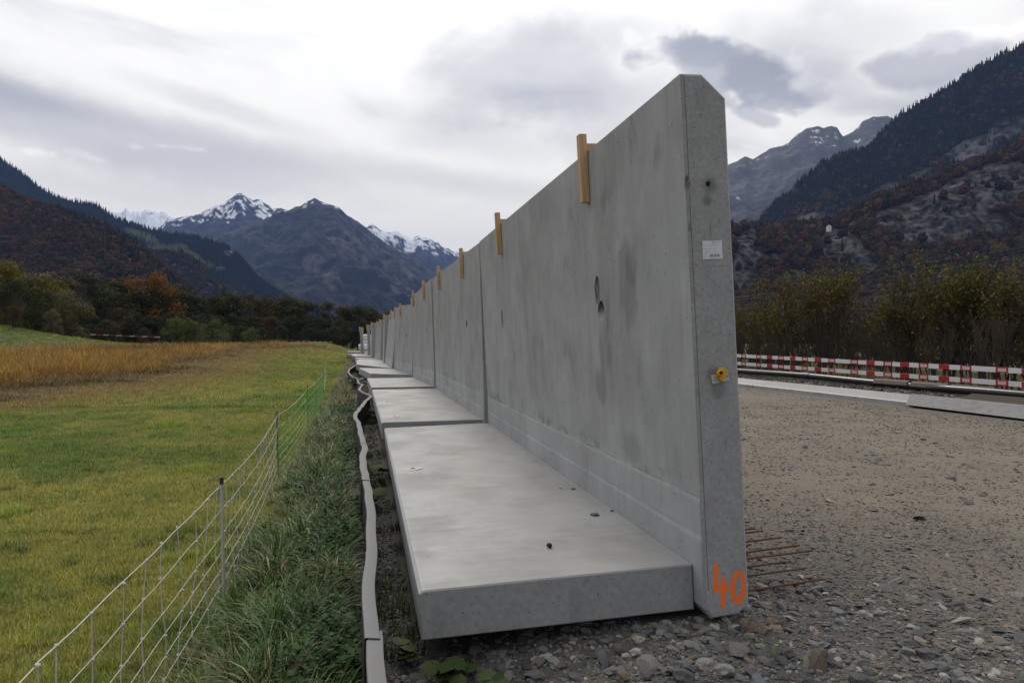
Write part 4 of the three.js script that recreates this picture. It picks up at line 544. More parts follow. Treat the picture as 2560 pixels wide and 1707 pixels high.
const limb = (a, b, r0, r1, seg = 5) => { const A = new THREE.Vector3(...a), B = new THREE.Vector3(...b), d = B.clone().sub(A), len = d.length(), g = new THREE.CylinderGeometry(r1, r0, len, seg, 1, true); g.translate(0, len / 2, 0); g.applyQuaternion(new THREE.Quaternion().setFromUnitVectors(new THREE.Vector3(0, 1, 0), d.normalize())); return g.translate(...a); };
function woodTree(seed, leaves, leafSize, open = 0) { // crown one unit high on a unit tree
  const r = rng(seed), lobes = [], limbs = [limb([0, -0.03, 0], [0.02 * (r() - 0.5), 0.42, 0], 0.026, 0.016, 7)];
  for (let k = 0; k < 24; k++) { const a = r() * 6.283, y = k < 2 ? 0.9 : 0.10 + 0.80 * r(), m = 0.40 * Math.sqrt(Math.max(0.03, 1 - ((y - 0.45) / 0.56) ** 2)), rad = k < 2 ? 0.05 : m * (0.4 + 0.6 * r()); lobes.push([Math.cos(a) * rad, y, Math.sin(a) * rad, 0.12 + 0.07 * r(), 0.10 + 0.05 * r()]); limbs.push(limb([0, 0.2 + 0.3 * y * r(), 0], [Math.cos(a) * rad, y, Math.sin(a) * rad], 0.009, 0.003, 4)); }
  const spots = [];
  for (let k = 0; k < leaves; k++) { const [cx, cy, cz, rr, rh] = lobes[(r() * lobes.length) | 0], t = r() * 6.283, c = r() * 2 - 1, s = Math.sqrt(1 - c * c), q = Math.pow(r(), open ? 0.5 : 0.35) * (0.85 + 0.3 * r()), x = s * Math.cos(t), z = s * Math.sin(t); spots.push([cx + x * rr * q, cy + c * rh * q, cz + z * rr * q, x, c, z, 0.7 + 0.6 * r()]); }
  return { trunk: mergeGeometries(limbs), crown: leafCloud(seed + 1, spots, leafSize) };
}
const M_BARK = std(L(0.045, 0.038, 0.03), 0.95), leafMat = (c) => std(L(...c), 0.75, { vertexColors: true, transmission: 0.35, thickness: 0, side: THREE.DoubleSide, specularIntensity: 0.2 });
const TREE_SHAPES = [1, 2, 3, 4, 5].map((s) => woodTree(s * 31, 4600, 0.017)), BARE = woodTree(404, 500, 0.011, 1);
const TREE_TONES = { olive: leafMat([0.050, 0.054, 0.017]), dark: leafMat([0.036, 0.042, 0.016]), brown: leafMat([0.072, 0.054, 0.020]), gold: leafMat([0.16, 0.135, 0.018]), orange: leafMat([0.20, 0.088, 0.013]), fresh: leafMat([0.095, 0.135, 0.035]), pale: leafMat([0.14, 0.13, 0.065]) };
const TONE_WORDS = { olive: 'olive green', dark: 'dark green', brown: 'brownish', gold: 'yellow green', orange: 'bright orange', fresh: 'fresh green', pale: 'pale grey green' };
{
  const r = rng(606);
  const plant = (px, base, d, top, tone, shape, label, group, width = 1) => { const x = (px - 1280) / 1707 * d, z = -d, y0 = ground(x, z), y1 = EYE + (853.5 - top) / 1707 * d, h = y1 - y0, t = thing(shape === 'bare' ? 'bare_tree' : group === 'shrubs' ? 'shrub' : 'tree', label, group === 'shrubs' ? 'shrub' : 'tree', group === 'shrubs' ? 'shrubs at the meadow edge' : 'trees of the wood beyond the meadow'); const S = shape === 'bare' ? BARE : TREE_SHAPES[shape]; t.position.set(x, y0 - (group === 'shrubs' ? h * 0.18 : 0), z); const hh = group === 'shrubs' ? h * 1.22 : h * 1.02, ww = width * Math.min(hh, 13); t.scale.set(ww, hh, ww); t.rotation.y = r() * 6.28; part('trunk', S.trunk, M_BARK, t); part('crown', S.crown, TREE_TONES[tone], t); };
  // front edge of the wood, measured tree by tree: x, top, distance, tone
  const row = [[-60, 640, 86, 'gold'], [12, 655, 88, 'gold'], [45, 700, 84, 'olive'], [90, 704, 90, 'dark'], [120, 735, 88, 'olive'], [165, 725, 92, 'pale'], [30, 765, 80, 'brown'], [130, 775, 84, 'pale'], [175, 790, 88, 'brown'],
    [118, 690, 118, 'gold'], [210, 682, 132, 'dark'], [160, 695, 126, 'brown'], [190, 745, 120, 'olive'], [240, 690, 138, 'olive'], [280, 702, 140, 'olive'], [262, 725, 128, 'dark'], [310, 700, 146, 'brown'], [335, 724, 134, 'olive'], [385, 688, 139, 'orange'], [362, 720, 140, 'dark'], [410, 706, 158, 'olive'], [395, 730, 140, 'olive'], [440, 718, 150, 'olive'], [470, 734, 146, 'dark'], [500, 742, 150, 'olive'], [535, 738, 156, 'olive'], [560, 732, 160, 'dark'], [590, 736, 154, 'olive'], [625, 735, 158, 'olive'], [655, 746, 152, 'brown'], [690, 742, 160, 'olive'], [720, 744, 156, 'olive'], [752, 752, 160, 'brown'], [785, 758, 158, 'dark'], [822, 756, 162, 'olive'], [858, 764, 158, 'brown'], [895, 763, 160, 'olive'], [930, 770, 166, 'olive'], [965, 782, 168, 'dark'], [1000, 790, 170, 'olive'], [940, 800, 172, 'dark'], [985, 812, 176, 'dark'], [1030, 800, 178, 'olive'], [1010, 822, 172, 'dark'], [920, 828, 166, 'dark'], [880, 826, 160, 'dark'],
    [235, 790, 118, 'dark'], [270, 800, 116, 'brown'], [300, 772, 122, 'brown'], [340, 785, 124, 'dark'], [430, 780, 130, 'dark'], [380, 790, 126, 'dark'], [480, 788, 134, 'dark'], [530, 790, 138, 'olive'], [580, 786, 140, 'dark'], [630, 790, 142, 'dark'], [680, 792, 144, 'brown'], [735, 790, 146, 'dark'], [790, 795, 148, 'dark'], [850, 798, 150, 'olive'], [905, 800, 152, 'dark'], [-120, 690, 90, 'olive'], [290, 815, 112, 'dark'], [225, 812, 112, 'dark'], [420, 815, 122, 'dark'], [505, 815, 130, 'dark'], [600, 815, 134, 'dark'], [700, 815, 138, 'dark'], [830, 818, 144, 'dark'], [360, 820, 118, 'brown'], [555, 818, 132, 'brown'], [650, 820, 136, 'dark'], [770, 820, 142, 'dark'], [950, 815, 156, 'dark']];
  row.forEach(([px, top, d, tone], i) => plant(px, 0, d, top, tone, i % 5, tone === 'orange' ? 'round bright orange tree rising above the wood' : tone === 'gold' ? 'tall yellow green tree at the edge of the wood' : tone === 'pale' ? 'pale rounded willow tree in front of the wood' : TONE_WORDS[tone] + ' tree in the wood beyond the meadow', 'wood', d < 100 ? 0.95 : 1.15));
  for (const [px, top, d, tone] of [[550, 730, 166, 'orange'], [725, 722, 170, 'gold'], [475, 722, 168, 'brown'], [985, 760, 180, 'brown'], [680, 738, 172, 'brown']]) plant(px, 0, d, top, tone, 'bare', 'nearly bare tree with ' + TONE_WORDS[tone] + ' leaves above the wood', 'wood', 0.8);
  for (const [px, top, d, tone, sh, wd, words] of [[436, 796, 96, 'fresh', 1, 0.95, 'round fresh green willow shrub at the reed edge'], [470, 800, 98, 'fresh', 2, 0.8, 'leafy green shrub between two willow shrubs'], [492, 806, 97, 'pale', 3, 0.7, 'silvery willow shrub among green shrubs'], [540, 802, 97, 'fresh', 4, 1.1, 'spreading bright green shrub behind the reeds'], [628, 820, 104, 'fresh', 0, 1.1, 'small green shrub standing alone before the wood'], [660, 838, 104, 'olive', 2, 1.2, 'low olive bush at the foot of the wood']]) plant(px, 0, d, top, tone, sh, words, 'shrubs', wd);
}
{ // farther scrub across the pasture
  const r = rng(707); for (let i = 0; i < 26; i++) { const px = 1800 + i * 33 + 14 * r(), d = 52 + 30 * r(), top = 800 + 22 * r(), tone = ['dark', 'brown', 'olive'][i % 3], x = (px - 1280) / 1707 * d, z = -d, y0 = ground(x, z), h = EYE + (853.5 - top) / 1707 * d - y0, t = thing('field_tree', TONE_WORDS[tone] + ' scrub tree across the pasture behind the bushes', 'tree', 'scrub trees across the pasture'); t.position.set(x, y0 - h * 0.12, z); t.scale.set(h * 1.15, h * 1.12, h * 1.15); t.rotation.y = r() * 6; const S = TREE_SHAPES[i % 5]; part('trunk', S.trunk, M_BARK, t); part('crown', S.crown, TREE_TONES[tone], t); }
}
// open multi-stemmed alders and willows behind the barrier
function bush(seed, leafCount) {
  const r = rng(seed), limbs = [], spots = [], tips = [];
  const grow = (p, dir, len, rad, depth) => { const q = [p[0] + dir[0] * len, p[1] + dir[1] * len, p[2] + dir[2] * len]; limbs.push(limb(p, q, rad, rad * 0.72, depth > 2 ? 3 : 5)); if (depth >= 2) tips.push([p, q, depth]); if (depth >= 4) return; const n = depth === 0 ? 3 : 2 + (r() < 0.55 ? 1 : 0); for (let k = 0; k < n; k++) { const s = 0.55 + 0.25 * depth * 0.5, d = [dir[0] + (r() - 0.5) * s * 1.7, dir[1] + (r() - 0.35) * s * 0.8, dir[2] + (r() - 0.5) * s * 1.7], l = Math.hypot(...d); grow(q, d.map((v) => v / l), len * (0.62 + 0.25 * r()), rad * 0.62, depth + 1); } };
  for (let k = 0; k < 6; k++) { const a = r() * 6.283, t = 0.12 + 0.38 * r(), d = [Math.cos(a) * t, 1, Math.sin(a) * t], l = Math.hypot(...d); grow([Math.cos(a) * 0.05, -0.05, Math.sin(a) * 0.05], d.map((v) => v / l), 0.21 + 0.09 * r(), 0.0085 + 0.004 * r(), 0); }
  const top = Math.max(...tips.map((t) => t[1][1]));
  for (let k = 0; k < leafCount; k++) { const [p, q] = tips[(r() * tips.length) | 0], f = r(), j = () => (r() - 0.5) * 0.05, y = mix(p[1], q[1], f); if (r() > 0.4 + 0.6 * y / top) continue; const fresh = sst(0.72, 1.0, y / top) * (0.5 + 0.5 * r()); spots.push([mix(p[0], q[0], f) + j(), y + j(), mix(p[2], q[2], f) + j(), 0, 0.6, 0, 0.6 + 0.8 * r(), mix3([1.05, 0.9, 0.7], [1.25, 1.5, 1.0], fresh)]); }
  const T = mergeGeometries(limbs).scale(1 / top, 1 / top, 1 / top), Cn = leafCloud(seed + 5, spots, 0.0125).scale(1 / top, 1 / top, 1 / top); return { T, Cn };
}
{
  const shapes = [3, 17, 29, 41, 57, 63].map((s) => bush(s, 2500)), thin = [71, 83].map((s) => bush(s, 650)), mats = [leafMat([0.105, 0.108, 0.024]), leafMat([0.13, 0.105, 0.024]), leafMat([0.085, 0.064, 0.024])], r = rng(919);
  const list = [[1905, 765, 38, 0], [1940, 735, 36, 0], [1985, 688, 33, 1], [2020, 668, 31, 0], [2062, 686, 31, 1], [2100, 765, 32, 2], [2262, 720, 24, 1], [2135, 800, 33, 2], [2185, 790, 29, 2], [2232, 775, 27, 2], [2292, 640, 23, 0], [2340, 705, 24, 1], [2385, 650, 22, 0], [2440, 685, 21, 1], [2495, 655, 21, 0], [2550, 665, 20, 0], [2610, 660, 20, 1], [1870, 760, 42, 1], [1830, 750, 45, 0], [2470, 780, 18.5, 2], [2350, 800, 20, 2], [2660, 690, 22, 0], [1780, 760, 48, 1]];
  const words = ['dull green alder bush', 'yellowing alder bush', 'thin brown twiggy bush'];
  list.forEach(([px, top, d, tone], i) => { const x = (px - 1280) / 1707 * d, z = -d, y0 = ground(x, z), h = (EYE + (853.5 - top) / 1707 * d - y0) * 1.08, t = thing('bush', words[tone] + ' behind the red and white barrier', 'bush', 'bushes behind the barrier'); t.position.set(x, y0, z); t.scale.set(h * (top < 700 ? 0.70 : 0.58), h, h * (top < 700 ? 0.70 : 0.58)); t.rotation.y = r() * 6.28; const S = tone === 2 ? thin[i % 2] : shapes[(i * 5 + (i >> 2)) % 6]; part('stems', S.T, M_BARK, t); part('crown', S.Cn, mats[tone], t); });
}

// ------------------------------------------------------------------ amphibian sheet fence: overlapping plastic panels with a folded top lip
{
  // course of the lip, measured every metre or so: x px, y px, its top stands 0.2 m above yard level
  const path = [[925, 1990], [919, 1707], [917, 1600], [907, 1510], [915, 1400], [917, 1330], [914, 1255], [904, 1190], [898, 1146], [905, 1120], [897, 1088], [891, 1058], [882, 1039], [892, 1025], [908, 1004], [924, 990], [910, 983], [896, 975], [899, 966], [904, 961], [894, 957], [890, 946], [878, 941], [869, 930], [873, 922], [886, 914], [898, 908], [890, 902], [896, 896], [893, 890], [898, 885], [902, 880], [908, 876]].map(([px, py]) => { const d = (EYE - 0.2) * 1707 / (py - 853.5); return new THREE.Vector3((px - 1280) / 1707 * d, 0, -d); });
  const curve = new THREE.CatmullRomCurve3(path, false, 'catmullrom', 0.35), total = curve.getLength(), fence = thing('sheet_fence', 'grey plastic amphibian fence of overlapping panels winding along the grass', 'sheet fence'), r = rng(515);
  const mOut = std(L(0.135, 0.137, 0.143), 0.65), mIn = std(L(0.022, 0.022, 0.024), 0.6);
  let s = 0, k = 0;
  while (s < total - 0.3) {
    const len = (k === 3 ? 0.9 : 1.0 + 0.5 * r()) * (s > 25 ? 1.8 : 1), n = 14, off = (r() - 0.5) * 0.012, yo = (r() - 0.5) * 0.012, lip = 0.060 + 0.010 * r(), tilt = (r() - 0.5) * 0.012;
    const mk = (prof) => { const pos = [], idx = []; for (let i = 0; i <= n; i++) { const t = Math.min(1, (s + (len + 0.1) * i / n) / total), p = curve.getPointAt(t), q = curve.getTangentAt(t), nx = q.z, nz = -q.x, L2 = Math.hypot(nx, nz), g = ground(p.x, p.z), w = 0.004 * Math.sin(i * 0.7 + k * 2.1); prof.forEach(([u, v, fix]) => { const uu = u + off + w + tilt * i / n; pos.push(p.x - nx / L2 * -uu, fix ? g + v : 0.2 + yo + v, p.z - nz / L2 * -uu); }); } const m = prof.length; for (let i = 0; i < n; i++) for (let j = 0; j + 1 < m; j++) { const a = i * m + j; idx.push(a, a + m, a + 1, a + 1, a + m, a + m + 1); } const ge = new THREE.BufferGeometry(); ge.setAttribute('position', new THREE.Float32BufferAttribute(pos, 3)); ge.setIndex(idx); ge.computeVertexNormals(); return ge; };
    const sign = curve.getTangentAt(Math.min(1, s / total)).z < 0 ? 1 : 1;
    const pnl = part('panel', mk([[0.004 * sign, -0.03, true], [0.006, -0.06], [0.004, -0.012], [-0.004, -0.002], [-0.010, -0.004], [-0.004, -0.06], [-0.004, -0.03, true]]), mIn, fence);
    part('lip', mk([[0.006, -0.022], [0.006, 0.0], [0.002, 0.004], [-0.006, 0.004], [-lip, -0.004], [-lip - 0.002, -0.012], [-lip + 0.002, -0.012], [-0.006, -0.004]]), mOut, pnl);
    s += len; k++;
  }
}
// ------------------------------------------------------------------ electric netting round the meadow
{
  const top = 0.95, pts = [[-1.40, -1.62], [-1.52, -2.17], [-2.08, -4.88], [-3.3, -9.6], [-4.5, -15.0], [-6.2, -22.4], [-9.4, -34.5]].map(([x, z]) => new THREE.Vector3(x, 0, z)), HS = [0.95, 0.77, 0.59, 0.47, 0.35, 0.235, 0.12, 0.02];
  const white = std(L(0.5, 0.5, 0.48), 0.6), green = std(L(0.035, 0.46, 0.08), 0.5), greenPost = std(L(0.05, 0.20, 0.10), 0.5), grey = std(L(0.42, 0.42, 0.42), 0.5), black = std(L(0.02, 0.02, 0.02), 0.5), rusty = std(L(0.17, 0.13, 0.11), 0.85);
  const base = (p) => Math.max(-0.5, ground(p.x, p.z) - 0.02) + 0.0;
  const line = (a, b, h, col, name, net, sag, gap) => { const P = []; const len = a.distanceTo(b), n = Math.max(4, Math.round(len / gap)); for (let i = 0; i <= n; i++) { const t = i / n, x = mix(a.x, b.x, t), z = mix(a.z, b.z, t), y = mix(base(a), base(b), t) + h - sag * Math.sin(Math.PI * t) + 0.004 * Math.sin(i * 2.3 + h * 9); P.push([x, y, z]); } part(name, tube(P, h > 0.9 ? 0.0028 : 0.0021, 5, n * 2), col, net); };
  const knotG = new THREE.IcosahedronGeometry(0.0075, 1);
  const runs = [['white electric sheep netting with knotted strands beside the verge', 0, 3, white, white], ['green sheep netting with white strands beyond the grey post', 3, 6, green, std(L(0.6, 0.58, 0.5), 0.6)]];
  runs.forEach(([label, i0, i1, strutM, strandM], ri) => {
    const net = thing('sheep_netting', label, 'netting', 'sheep netting along the meadow');
    for (let i = i0; i < i1; i++) { const a = pts[i], b = pts[i + 1], len = a.distanceTo(b);
      HS.forEach((h, j) => line(a, b, h, strandM, 'strand', net, ri ? 0.05 : 0.0 + (i === 2 ? 0.07 : 0.01), 0.31));
      const gap = ri ? 0.155 : 0.315, n = Math.round(len / gap); if (ri && i > 4) continue;
      for (let q = 0; q <= n; q++) { const t = (q + (i ? 0.5 : 0)) / n; if (t > 1) continue; const x = mix(a.x, b.x, t), z = mix(a.z, b.z, t), y = mix(base(a), base(b), t), sag = (ri ? 0.05 : i === 2 ? 0.07 : 0.01) * Math.sin(Math.PI * t), P = HS.map((h, j) => [x + 0.012 * Math.sin(j * 1.3 + q) * (ri ? 1.5 : i === 2 ? 2 : 0.8), y + h - sag, z + 0.02 * Math.sin(j * 0.9 + q * 1.7)]); const gs = [tube(P, ri ? 0.0022 : 0.0026, 4, 16)]; if (!ri) for (const p of P) gs.push(knotG.clone().deleteAttribute('uv').translate(...p)); part('strut', mergeGeometries(gs.map((g) => { const f = g.index ? g.toNonIndexed() : g; f.deleteAttribute('uv'); return f; })), strutM, net); }
    }
    const posts = ri ? [[4, 1.02, 0.0075, greenPost], [5, 1.0, 0.0075, greenPost], [6, 1.0, 0.0075, greenPost]] : [[2, 0.985, 0.0105, grey]];
    for (const [pi, h, rad, m] of posts) { const p = pts[pi], y = base(p), po = part('post', new THREE.CylinderGeometry(rad, rad, h + 0.1, 10).rotateX(0.0).rotateZ(0.02).translate(p.x + 0.012, y + h / 2 - 0.05, p.z), m, net); part('cap', new THREE.CylinderGeometry(rad * 1.25, rad * 1.25, 0.05, 10).rotateZ(0.02).translate(p.x + 0.002, y + h - 0.005, p.z), black, po); }
    if (ri) { const q = pts[4].clone().lerp(pts[5], 0.45); part('post', new THREE.CylinderGeometry(0.0075, 0.0075, 1.05, 10).translate(q.x, base(q) + 0.48, q.z), greenPost, net); const q2 = pts[5].clone().lerp(pts[6], 0.5); part('post', new THREE.CylinderGeometry(0.009, 0.009, 1.05, 8).translate(q2.x, base(q2) + 0.48, q2.z), greenPost, net); }
  });
  const p = pts[3], y = base(p), st = thing('fence_stake', 'weathered grey stake with a red cable loop at the netting joint', 'stake');
  part('shaft', new THREE.CylinderGeometry(0.014, 0.012, 1.12, 8).rotateZ(0.02).translate(p.x, y + 0.46, p.z), rusty, st);
  part('cable_loop', new THREE.TorusGeometry(0.06, 0.0055, 6, 24, 4.6).rotateY(0.3).rotateZ(2.6).translate(p.x + 0.09, y + 0.94, p.z), std(L(0.34, 0.03, 0.02), 0.6), st);
  part('clip', new RoundedBoxGeometry(0.03, 0.03, 0.02, 1, 0.005).translate(p.x + 0.15, y + 0.91, p.z), grey, st);
  part('tie', new THREE.TorusGeometry(0.018, 0.006, 6, 12).rotateX(1.3).translate(p.x, y + 0.77, p.z), black, st);
}
// ------------------------------------------------------------------ yard edge: slabs laid flat, pipe, timber shells, red and white barrier
{
  const lay = (pts, a0, a1, mats) => { const g = prism(pts, -a1, -a0, 0.012); return facet(g, [{ test: (n) => n.y > 0.6, uv: (q) => [q.x / 1.6, -q.z / 6.8] }, { test: () => true, uv: (q) => [-q.z / 3.4 + q.x, q.y / 3.1 + 0.4] }]); };
  const C_LAID = std(L(0.40, 0.395, 0.38), 0.33, { bumpMap: grainTex, bumpScale: 0.001 });
  let prev = 10.1; [[10.1, 16.6, 'long flat concrete slab lying at the yard edge beyond the inclined one'], [16.63, 23.1, 'second flat concrete slab laid end to end along the yard'], [23.13, 29.6, 'third flat concrete slab laid along the yard'], [29.63, 36.1, 'fourth flat concrete slab laid along the yard']].forEach(([a0, a1, label]) => { const e = thing('laid_slab', label, 'slab', 'concrete slabs laid flat along the yard'); part('slab', lay([[10.72, -0.12], [12.4, -0.12], [12.4, 0.125], [12.36, 0.135], [10.76, 0.118], [10.72, 0.10]], a0, a1), [C_LAID, C_FACE], e); e.position.set(WO[0], 0, WO[1]); e.rotation.y = 0.222; });
  const e = thing('laid_slab', 'tilted concrete slab with its grey inclined side facing the yard', 'slab', 'concrete slabs laid flat along the yard'); e.position.set(WO[0], 0, WO[1]); e.rotation.y = 0.222; part('slab', lay([[10.56, 0.02], [11.9, -0.22], [11.95, 0.02], [10.78, 0.262], [10.71, 0.262]], 2.2, 10.06), [C_END, C_END], e).rotation.x = 0.004;
  const soil = thing('soil_strip', 'dark earth heaped behind the inclined slab', 'soil'); soil.userData.kind = 'structure'; part('earth', sheet(steps(0, 10.2, 0.4, 1), steps(10.9, 12.6, 0.2, 1), () => [0.05, 0.038, 0.026]).translate(0, 0.16, 0), std(L(1, 1, 1), 0.95, { vertexColors: true, bumpMap: grainTex, bumpScale: 0.02 }), soil);
  const along = (w, a0, a1, y, n = 24) => [...Array(n + 1).keys()].map((i) => { const a = mix(a0, a1, i / n), [x, z] = toXZ(a, w + 0.06 * Math.sin(a * 0.45)); return [x, y + 0.015 * Math.sin(a * 0.8) + (a - 10) * 0.006, z]; });
  const pipe = thing('drain_pipe', 'long black plastic pipe lying on the gravel berm', 'pipe'), pm = std(L(0.012, 0.012, 0.013), 0.28); part('pipe_run', tube(along(13.35, -4, 55, 0.27, 48), 0.105, 14, 120), pm, pipe);
  for (const a of [6.4, 17.5, 22, 26]) { const [x, z] = toXZ(a, 13.35 + 0.06 * Math.sin(a * 0.45)); part('pipe_coupling', new THREE.CylinderGeometry(0.118, 0.118, 0.3, 16).rotateX(Math.PI / 2).rotateY(0.222).translate(x, 0.27 + 0.015 * Math.sin(a * 0.8) + (a - 10) * 0.006, z), pm, pipe); }
  [[10.2, 11.5], [11.55, 12.8], [12.85, 14.2]].forEach(([a0, a1], i) => { const s = thing('timber_shell', ['first', 'middle', 'last'][i] + ' of three weathered timber half shells covering the black pipe', 'timber shell', 'timber shells over the pipe'); const n = 5; for (let q = 0; q < n; q++) { const t = (q + 0.5) / n * Math.PI, [x, z] = toXZ((a0 + a1) / 2, 13.35 + Math.cos(t) * 0.135); part('plank', new RoundedBoxGeometry(0.082, 0.02, a1 - a0 - 0.02 * q, 1, 0.004).rotateZ(-Math.PI / 2 + t).rotateY(0.222).translate(x, 0.26 + Math.sin(t) * 0.135 + ((a0 + a1) / 2 - 10) * 0.006, z), std(L(0.115 + 0.02 * (q % 2), 0.10, 0.085), 0.85), s); } });
  const cv = document.createElement('canvas'); cv.width = 1500; cv.height = 40; const c = cv.getContext('2d'); [...'RWLWRWLWWLWRWLWR'].slice(0, 15).forEach((u, i) => { c.fillStyle = u === 'W' ? '#cfcfcf' : '#a00a12'; c.fillRect(i * 100, 0, 100, 40); if (u === 'L') { c.fillStyle = '#d9c9cb'; c.fillRect(i * 100 + 18, 8, 64, 24); c.fillStyle = '#b3141c'; for (const yy of [13, 19, 25]) c.fillRect(i * 100 + 24, yy, 52, 2); } });
  const bt = new THREE.CanvasTexture(cv); bt.colorSpace = THREE.SRGBColorSpace; const bm = std(L(1, 1, 1), 0.55, { map: bt }), steel = std(L(0.30, 0.30, 0.31), 0.5, { metalness: 0.6 });
  const bar = thing('safety_barrier', 'red and white two rail board barrier on thin steel rods', 'barrier'), W = 14.2, yr = (a) => 0.80 + (a - 10.27) * 0.009, r = rng(31);
  for (const px of [1860, 1903, 1940, 1976, 2030, 2096, 2165, 2236, 2326, 2420, 2525, 2650, 1828, 1800, 1775]) { const k = (px - 1280) / 1707, a = (14.93 - 6.89 * k) / (0.22 + 0.9755 * k), [x, z] = toXZ(a, W + 0.02), g = ground(x, z); part('rod', new THREE.CylinderGeometry(0.011, 0.011, yr(a) + 0.13 - g, 6).rotateZ((r() - 0.5) * 0.05).translate(x, (g + yr(a) + 0.1) / 2, z), steel, bar); }
  for (const [a0, a1, s] of [[3.6, 8.9, 0], [8.85, 14.15, 1], [14.1, 19.6, 0], [19.55, 25.2, 1], [25.15, 31, 0], [31, 37, 1]]) for (const dy of [0, -0.335]) { const [x, z] = toXZ((a0 + a1) / 2, W - 0.025 - 0.012 * s), m = part('board', new THREE.BoxGeometry(a1 - a0, 0.134, 0.022), bm, bar); m.position.set(x, yr((a0 + a1) / 2) + dy + 0.004 * (r() - 0.5), z); m.rotation.set(0, 0.222 + Math.PI / 2, 0.009 + (r() - 0.5) * 0.004, 'YXZ'); }
  // the same kind of barrier far off along the wood
  for (const [p0, p1, y0, y1, d, label] of [[172, 400, 834, 843, 102, 'far red and white barrier board at the foot of the wood'], [735, 830, 853, 855, 135, 'distant red and white barrier board beyond the green meadow']]) { const A = at(p0, y0, d), B = at(p1, y1, d + 4), f = thing('distant_barrier', label, 'barrier', 'distant barriers'); const n = 14; for (let i = 0; i < n; i++) { const t0 = i / n, t1 = (i + 1) / n, x0 = mix(A[0], B[0], t0), x1 = mix(A[0], B[0], t1); part('board', new THREE.BoxGeometry(x1 - x0, 0.15, 0.05).translate((x0 + x1) / 2, mix(A[1], B[1], (t0 + t1) / 2), mix(A[2], B[2], (t0 + t1) / 2)), i % 2 ? std(L(0.42, 0.42, 0.42), 0.6) : std(L(0.25, 0.03, 0.03), 0.6), f); } for (const t of [0.02, 0.5, 0.98]) { const x = mix(A[0], B[0], t), z = mix(A[2], B[2], t), y = mix(A[1], B[1], t), g = ground(x, z); part('post', bx(x - 0.03, x + 0.03, Math.min(g, y - 0.3) - 0.1, y + 0.1, z - 0.1, z - 0.04), std(L(0.1, 0.09, 0.08)), f); } }
  { const [x, y, z] = at(195, 829, 100), s = thing('warning_sign', 'small triangular warning sign at the edge of the wood', 'sign'); part('plate', new THREE.CylinderGeometry(0.34, 0.34, 0.02, 3).rotateX(Math.PI / 2).rotateZ(Math.PI / 6 + Math.PI / 2 - Math.PI / 6).translate(x, y, z), std(L(0.3, 0.3, 0.32), 0.5), s); part('post', new THREE.CylinderGeometry(0.03, 0.03, 1.4, 6).translate(x, y - 0.8, z - 0.03), steel, s); }
}
// ------------------------------------------------------------------ wrapped silage bales past the end of the row
{
  const m = std(L(0.66, 0.66, 0.66), 0.42), g = (() => { const b = mergeVertices(new RoundedBoxGeometry(1.25, 1.05, 1.4, 5, 0.24).deleteAttribute('uv').deleteAttribute('normal'), 1e-4), p = b.attributes.position; for (let i = 0; i < p.count; i++) { const x = p.getX(i), y = p.getY(i), z = p.getZ(i), k = 1 + 0.05 * n3(x * 2, y * 2, z * 2); p.setXYZ(i, x * k, y * k, z * k); } b.computeVertexNormals(); return b; })();
  for (const [px, py, d, label] of [[907, 868, 120, 'white wrapped bale lying lowest at the front of the stack'], [914, 857.5, 123, 'white wrapped bale in the middle of the stack'], [916, 843, 123, 'white wrapped bale on top of the stack'], [927.5, 856, 125, 'white wrapped bale standing behind the stack by the wall row'], [921, 868, 124, 'white wrapped bale under the rear of the stack']]) { const [x, y, z] = at(px, py, d), o = thing('silage_bale', label, 'bale', 'stacked white silage bales'); o.position.set(x, y, z); o.rotation.y = px * 0.4; part('wrapped_bale', g, m, o); }
}
// ------------------------------------------------------------------ overhead lines
{
  const m = std(L(0.16, 0.16, 0.17), 0.5, { metalness: 0.4 });
  [[[2700, 596], [2186, 676], [1842, 731], [1500, 778]], [[2700, 624], [2137, 704], [1500, 788]], [[2700, 668], [2221, 712], [1970, 730], [1500, 780]], [[2700, 680], [2221, 724], [1970, 738], [1500, 782]], [[2700, 722], [2291, 738], [2050, 748], [1500, 790]], [[2700, 734], [2291, 750], [2050, 758], [1500, 794]], [[2700, 760], [2291, 769], [2050, 775], [1500, 800]]].forEach((p, i) => { const c = thing('overhead_cable', ['topmost', 'second highest', 'third highest', 'fourth highest', 'third lowest', 'second lowest', 'lowest'][i] + ' power line wire crossing before the autumn slope', 'cable', 'power line wires'); part('wire', tube(p.map(([px, py], j) => at(px, py, 330 + (px < 2300 ? (2300 - px) * 0.08 : 0))), 0.055, 5, 24), m, c); });
}
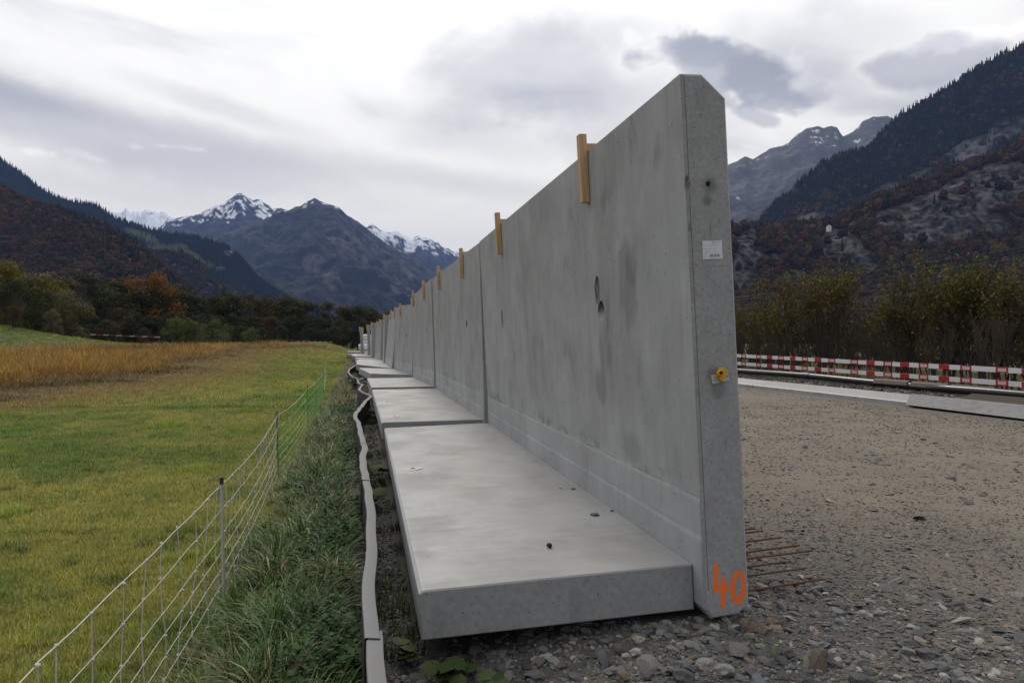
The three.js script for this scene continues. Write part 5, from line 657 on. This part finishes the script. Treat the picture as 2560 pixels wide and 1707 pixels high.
// ------------------------------------------------------------------ broad leaved weeds by the slab, odd timber
{
  const leaf = (s) => { const sh = new THREE.Shape(), n = 22, r = rng(s); for (let i = 0; i <= n; i++) { const t = -2.75 + 5.5 * i / n, k = 1 + 0.10 * Math.sin(i * 2.4) + 0.06 * (r() - 0.5), x = Math.sin(t) * 0.5 * k, y = 0.42 + Math.cos(t) * 0.5 * k; i ? sh.lineTo(x, y) : sh.moveTo(x, y); } sh.lineTo(0, 0.08); const g = new THREE.ShapeGeometry(sh, 3), p = g.attributes.position; for (let i = 0; i < p.count; i++) { const x = p.getX(i), y = p.getY(i); p.setZ(i, 0.16 * Math.abs(x) - 0.22 * (y - 0.3) * (y - 0.3) + 0.03 * Math.sin(9 * x + s)); } g.rotateX(-Math.PI / 2 + 0.25); g.computeVertexNormals(); return g; };
  const LG = [1, 2, 3].map(leaf), lm = [[0.05, 0.085, 0.022], [0.04, 0.07, 0.02], [0.075, 0.095, 0.03]].map((c) => std(L(...c), 0.75, { transmission: 0.3, thickness: 0, side: THREE.DoubleSide, specularIntensity: 0.25 })), r = rng(616);
  [[1130, 1640, 3.45, 9, 0.095, 'leafy coltsfoot plant under the front corner of the first slab'], [1020, 1560, 3.75, 6, 0.08, 'small leafy weed beside the slab corner'], [925, 1235, 7.3, 8, 0.16, 'broad leaved plant between sheet fence and first slab'], [950, 1180, 8.6, 6, 0.15, 'broad leaved plant near the joint of the first slabs'], [885, 1560, 3.6, 8, 0.10, 'dark leafy plant against the sheet fence'], [930, 1015, 15, 7, 0.2, 'leafy weed beside the second slab'], [1240, 1680, 3.3, 5, 0.07, 'small weed between the stones before the slab'], [895, 960, 24, 8, 0.3, 'leafy weed clump beyond the second slab']].forEach(([px, py, d, n, s, label]) => { const x = (px - 1280) / 1707 * d, z = -d, y = ground(x, z), t = thing('leafy_plant', label, 'plant', 'leafy weeds along the slabs'); for (let k = 0; k < n; k++) { const a = k / n * 6.28 + r(), q = s * (0.5 + r() * 1.1), h = s * (0.5 + 0.9 * r()); const lf = part('leaf', LG[k % 3], lm[(r() * 3) | 0], t), sc = s * (0.8 + 0.7 * r()); lf.scale.setScalar(sc); lf.position.set(x + Math.cos(a) * q, y + h, z + Math.sin(a) * q); lf.rotation.set(0.5 * (r() - 0.5), -a + Math.PI / 2 + (r() - 0.5), 0.5 * (r() - 0.5)); part('stalk', tube([[x, y - 0.01, z], [x + Math.cos(a) * q * 0.5, y + h * 0.75, z + Math.sin(a) * q * 0.5], [x + Math.cos(a) * q, y + h, z + Math.sin(a) * q]], 0.0022, 4, 6), lm[0], t); } });
  const [sx, , sz] = at(845, 1650, 3.35), sy = ground(sx, sz); const b = solo('old_board', new RoundedBoxGeometry(0.11, 0.022, 0.5, 1, 0.004), std(L(0.075, 0.066, 0.058), 0.9, { map: woodTex }), { label: 'short weathered grey board in the grass beside the sheet fence', category: 'board' }); b.position.set(sx - 0.03, sy + 0.05, sz); b.rotation.set(0.1, 0.2, 0.5);
  // small weeds sprouting in the gravel
  const sprout = bladeTuft(91, 9, 0.10, 0.02, 0.004, 0.9, 3); [[1885, 1600, 'g'], [1830, 1680, 'g'], [2035, 1575, 'r'], [2285, 1610, 'r'], [1925, 1545, 'r'], [1935, 1640, 'g'], [2205, 1690, 'g']].forEach(([px, py, c], i) => { const d = EYE * 1707 / (py - 853.5), x = (px - 1280) / 1707 * d, z = -d; const m = solo('gravel_weed', sprout, std(c === 'g' ? L(0.08, 0.12, 0.03) : L(0.22, 0.075, 0.025), 0.6, { vertexColors: true }), { label: (c === 'g' ? 'small green weed' : 'small reddish weed') + ' sprouting from the gravel', category: 'weed', group: 'weeds in the gravel' }); m.position.set(x, ground(x, z), z); m.rotation.y = i; m.scale.setScalar(0.8); });
}

renderer.render(scene, camera);
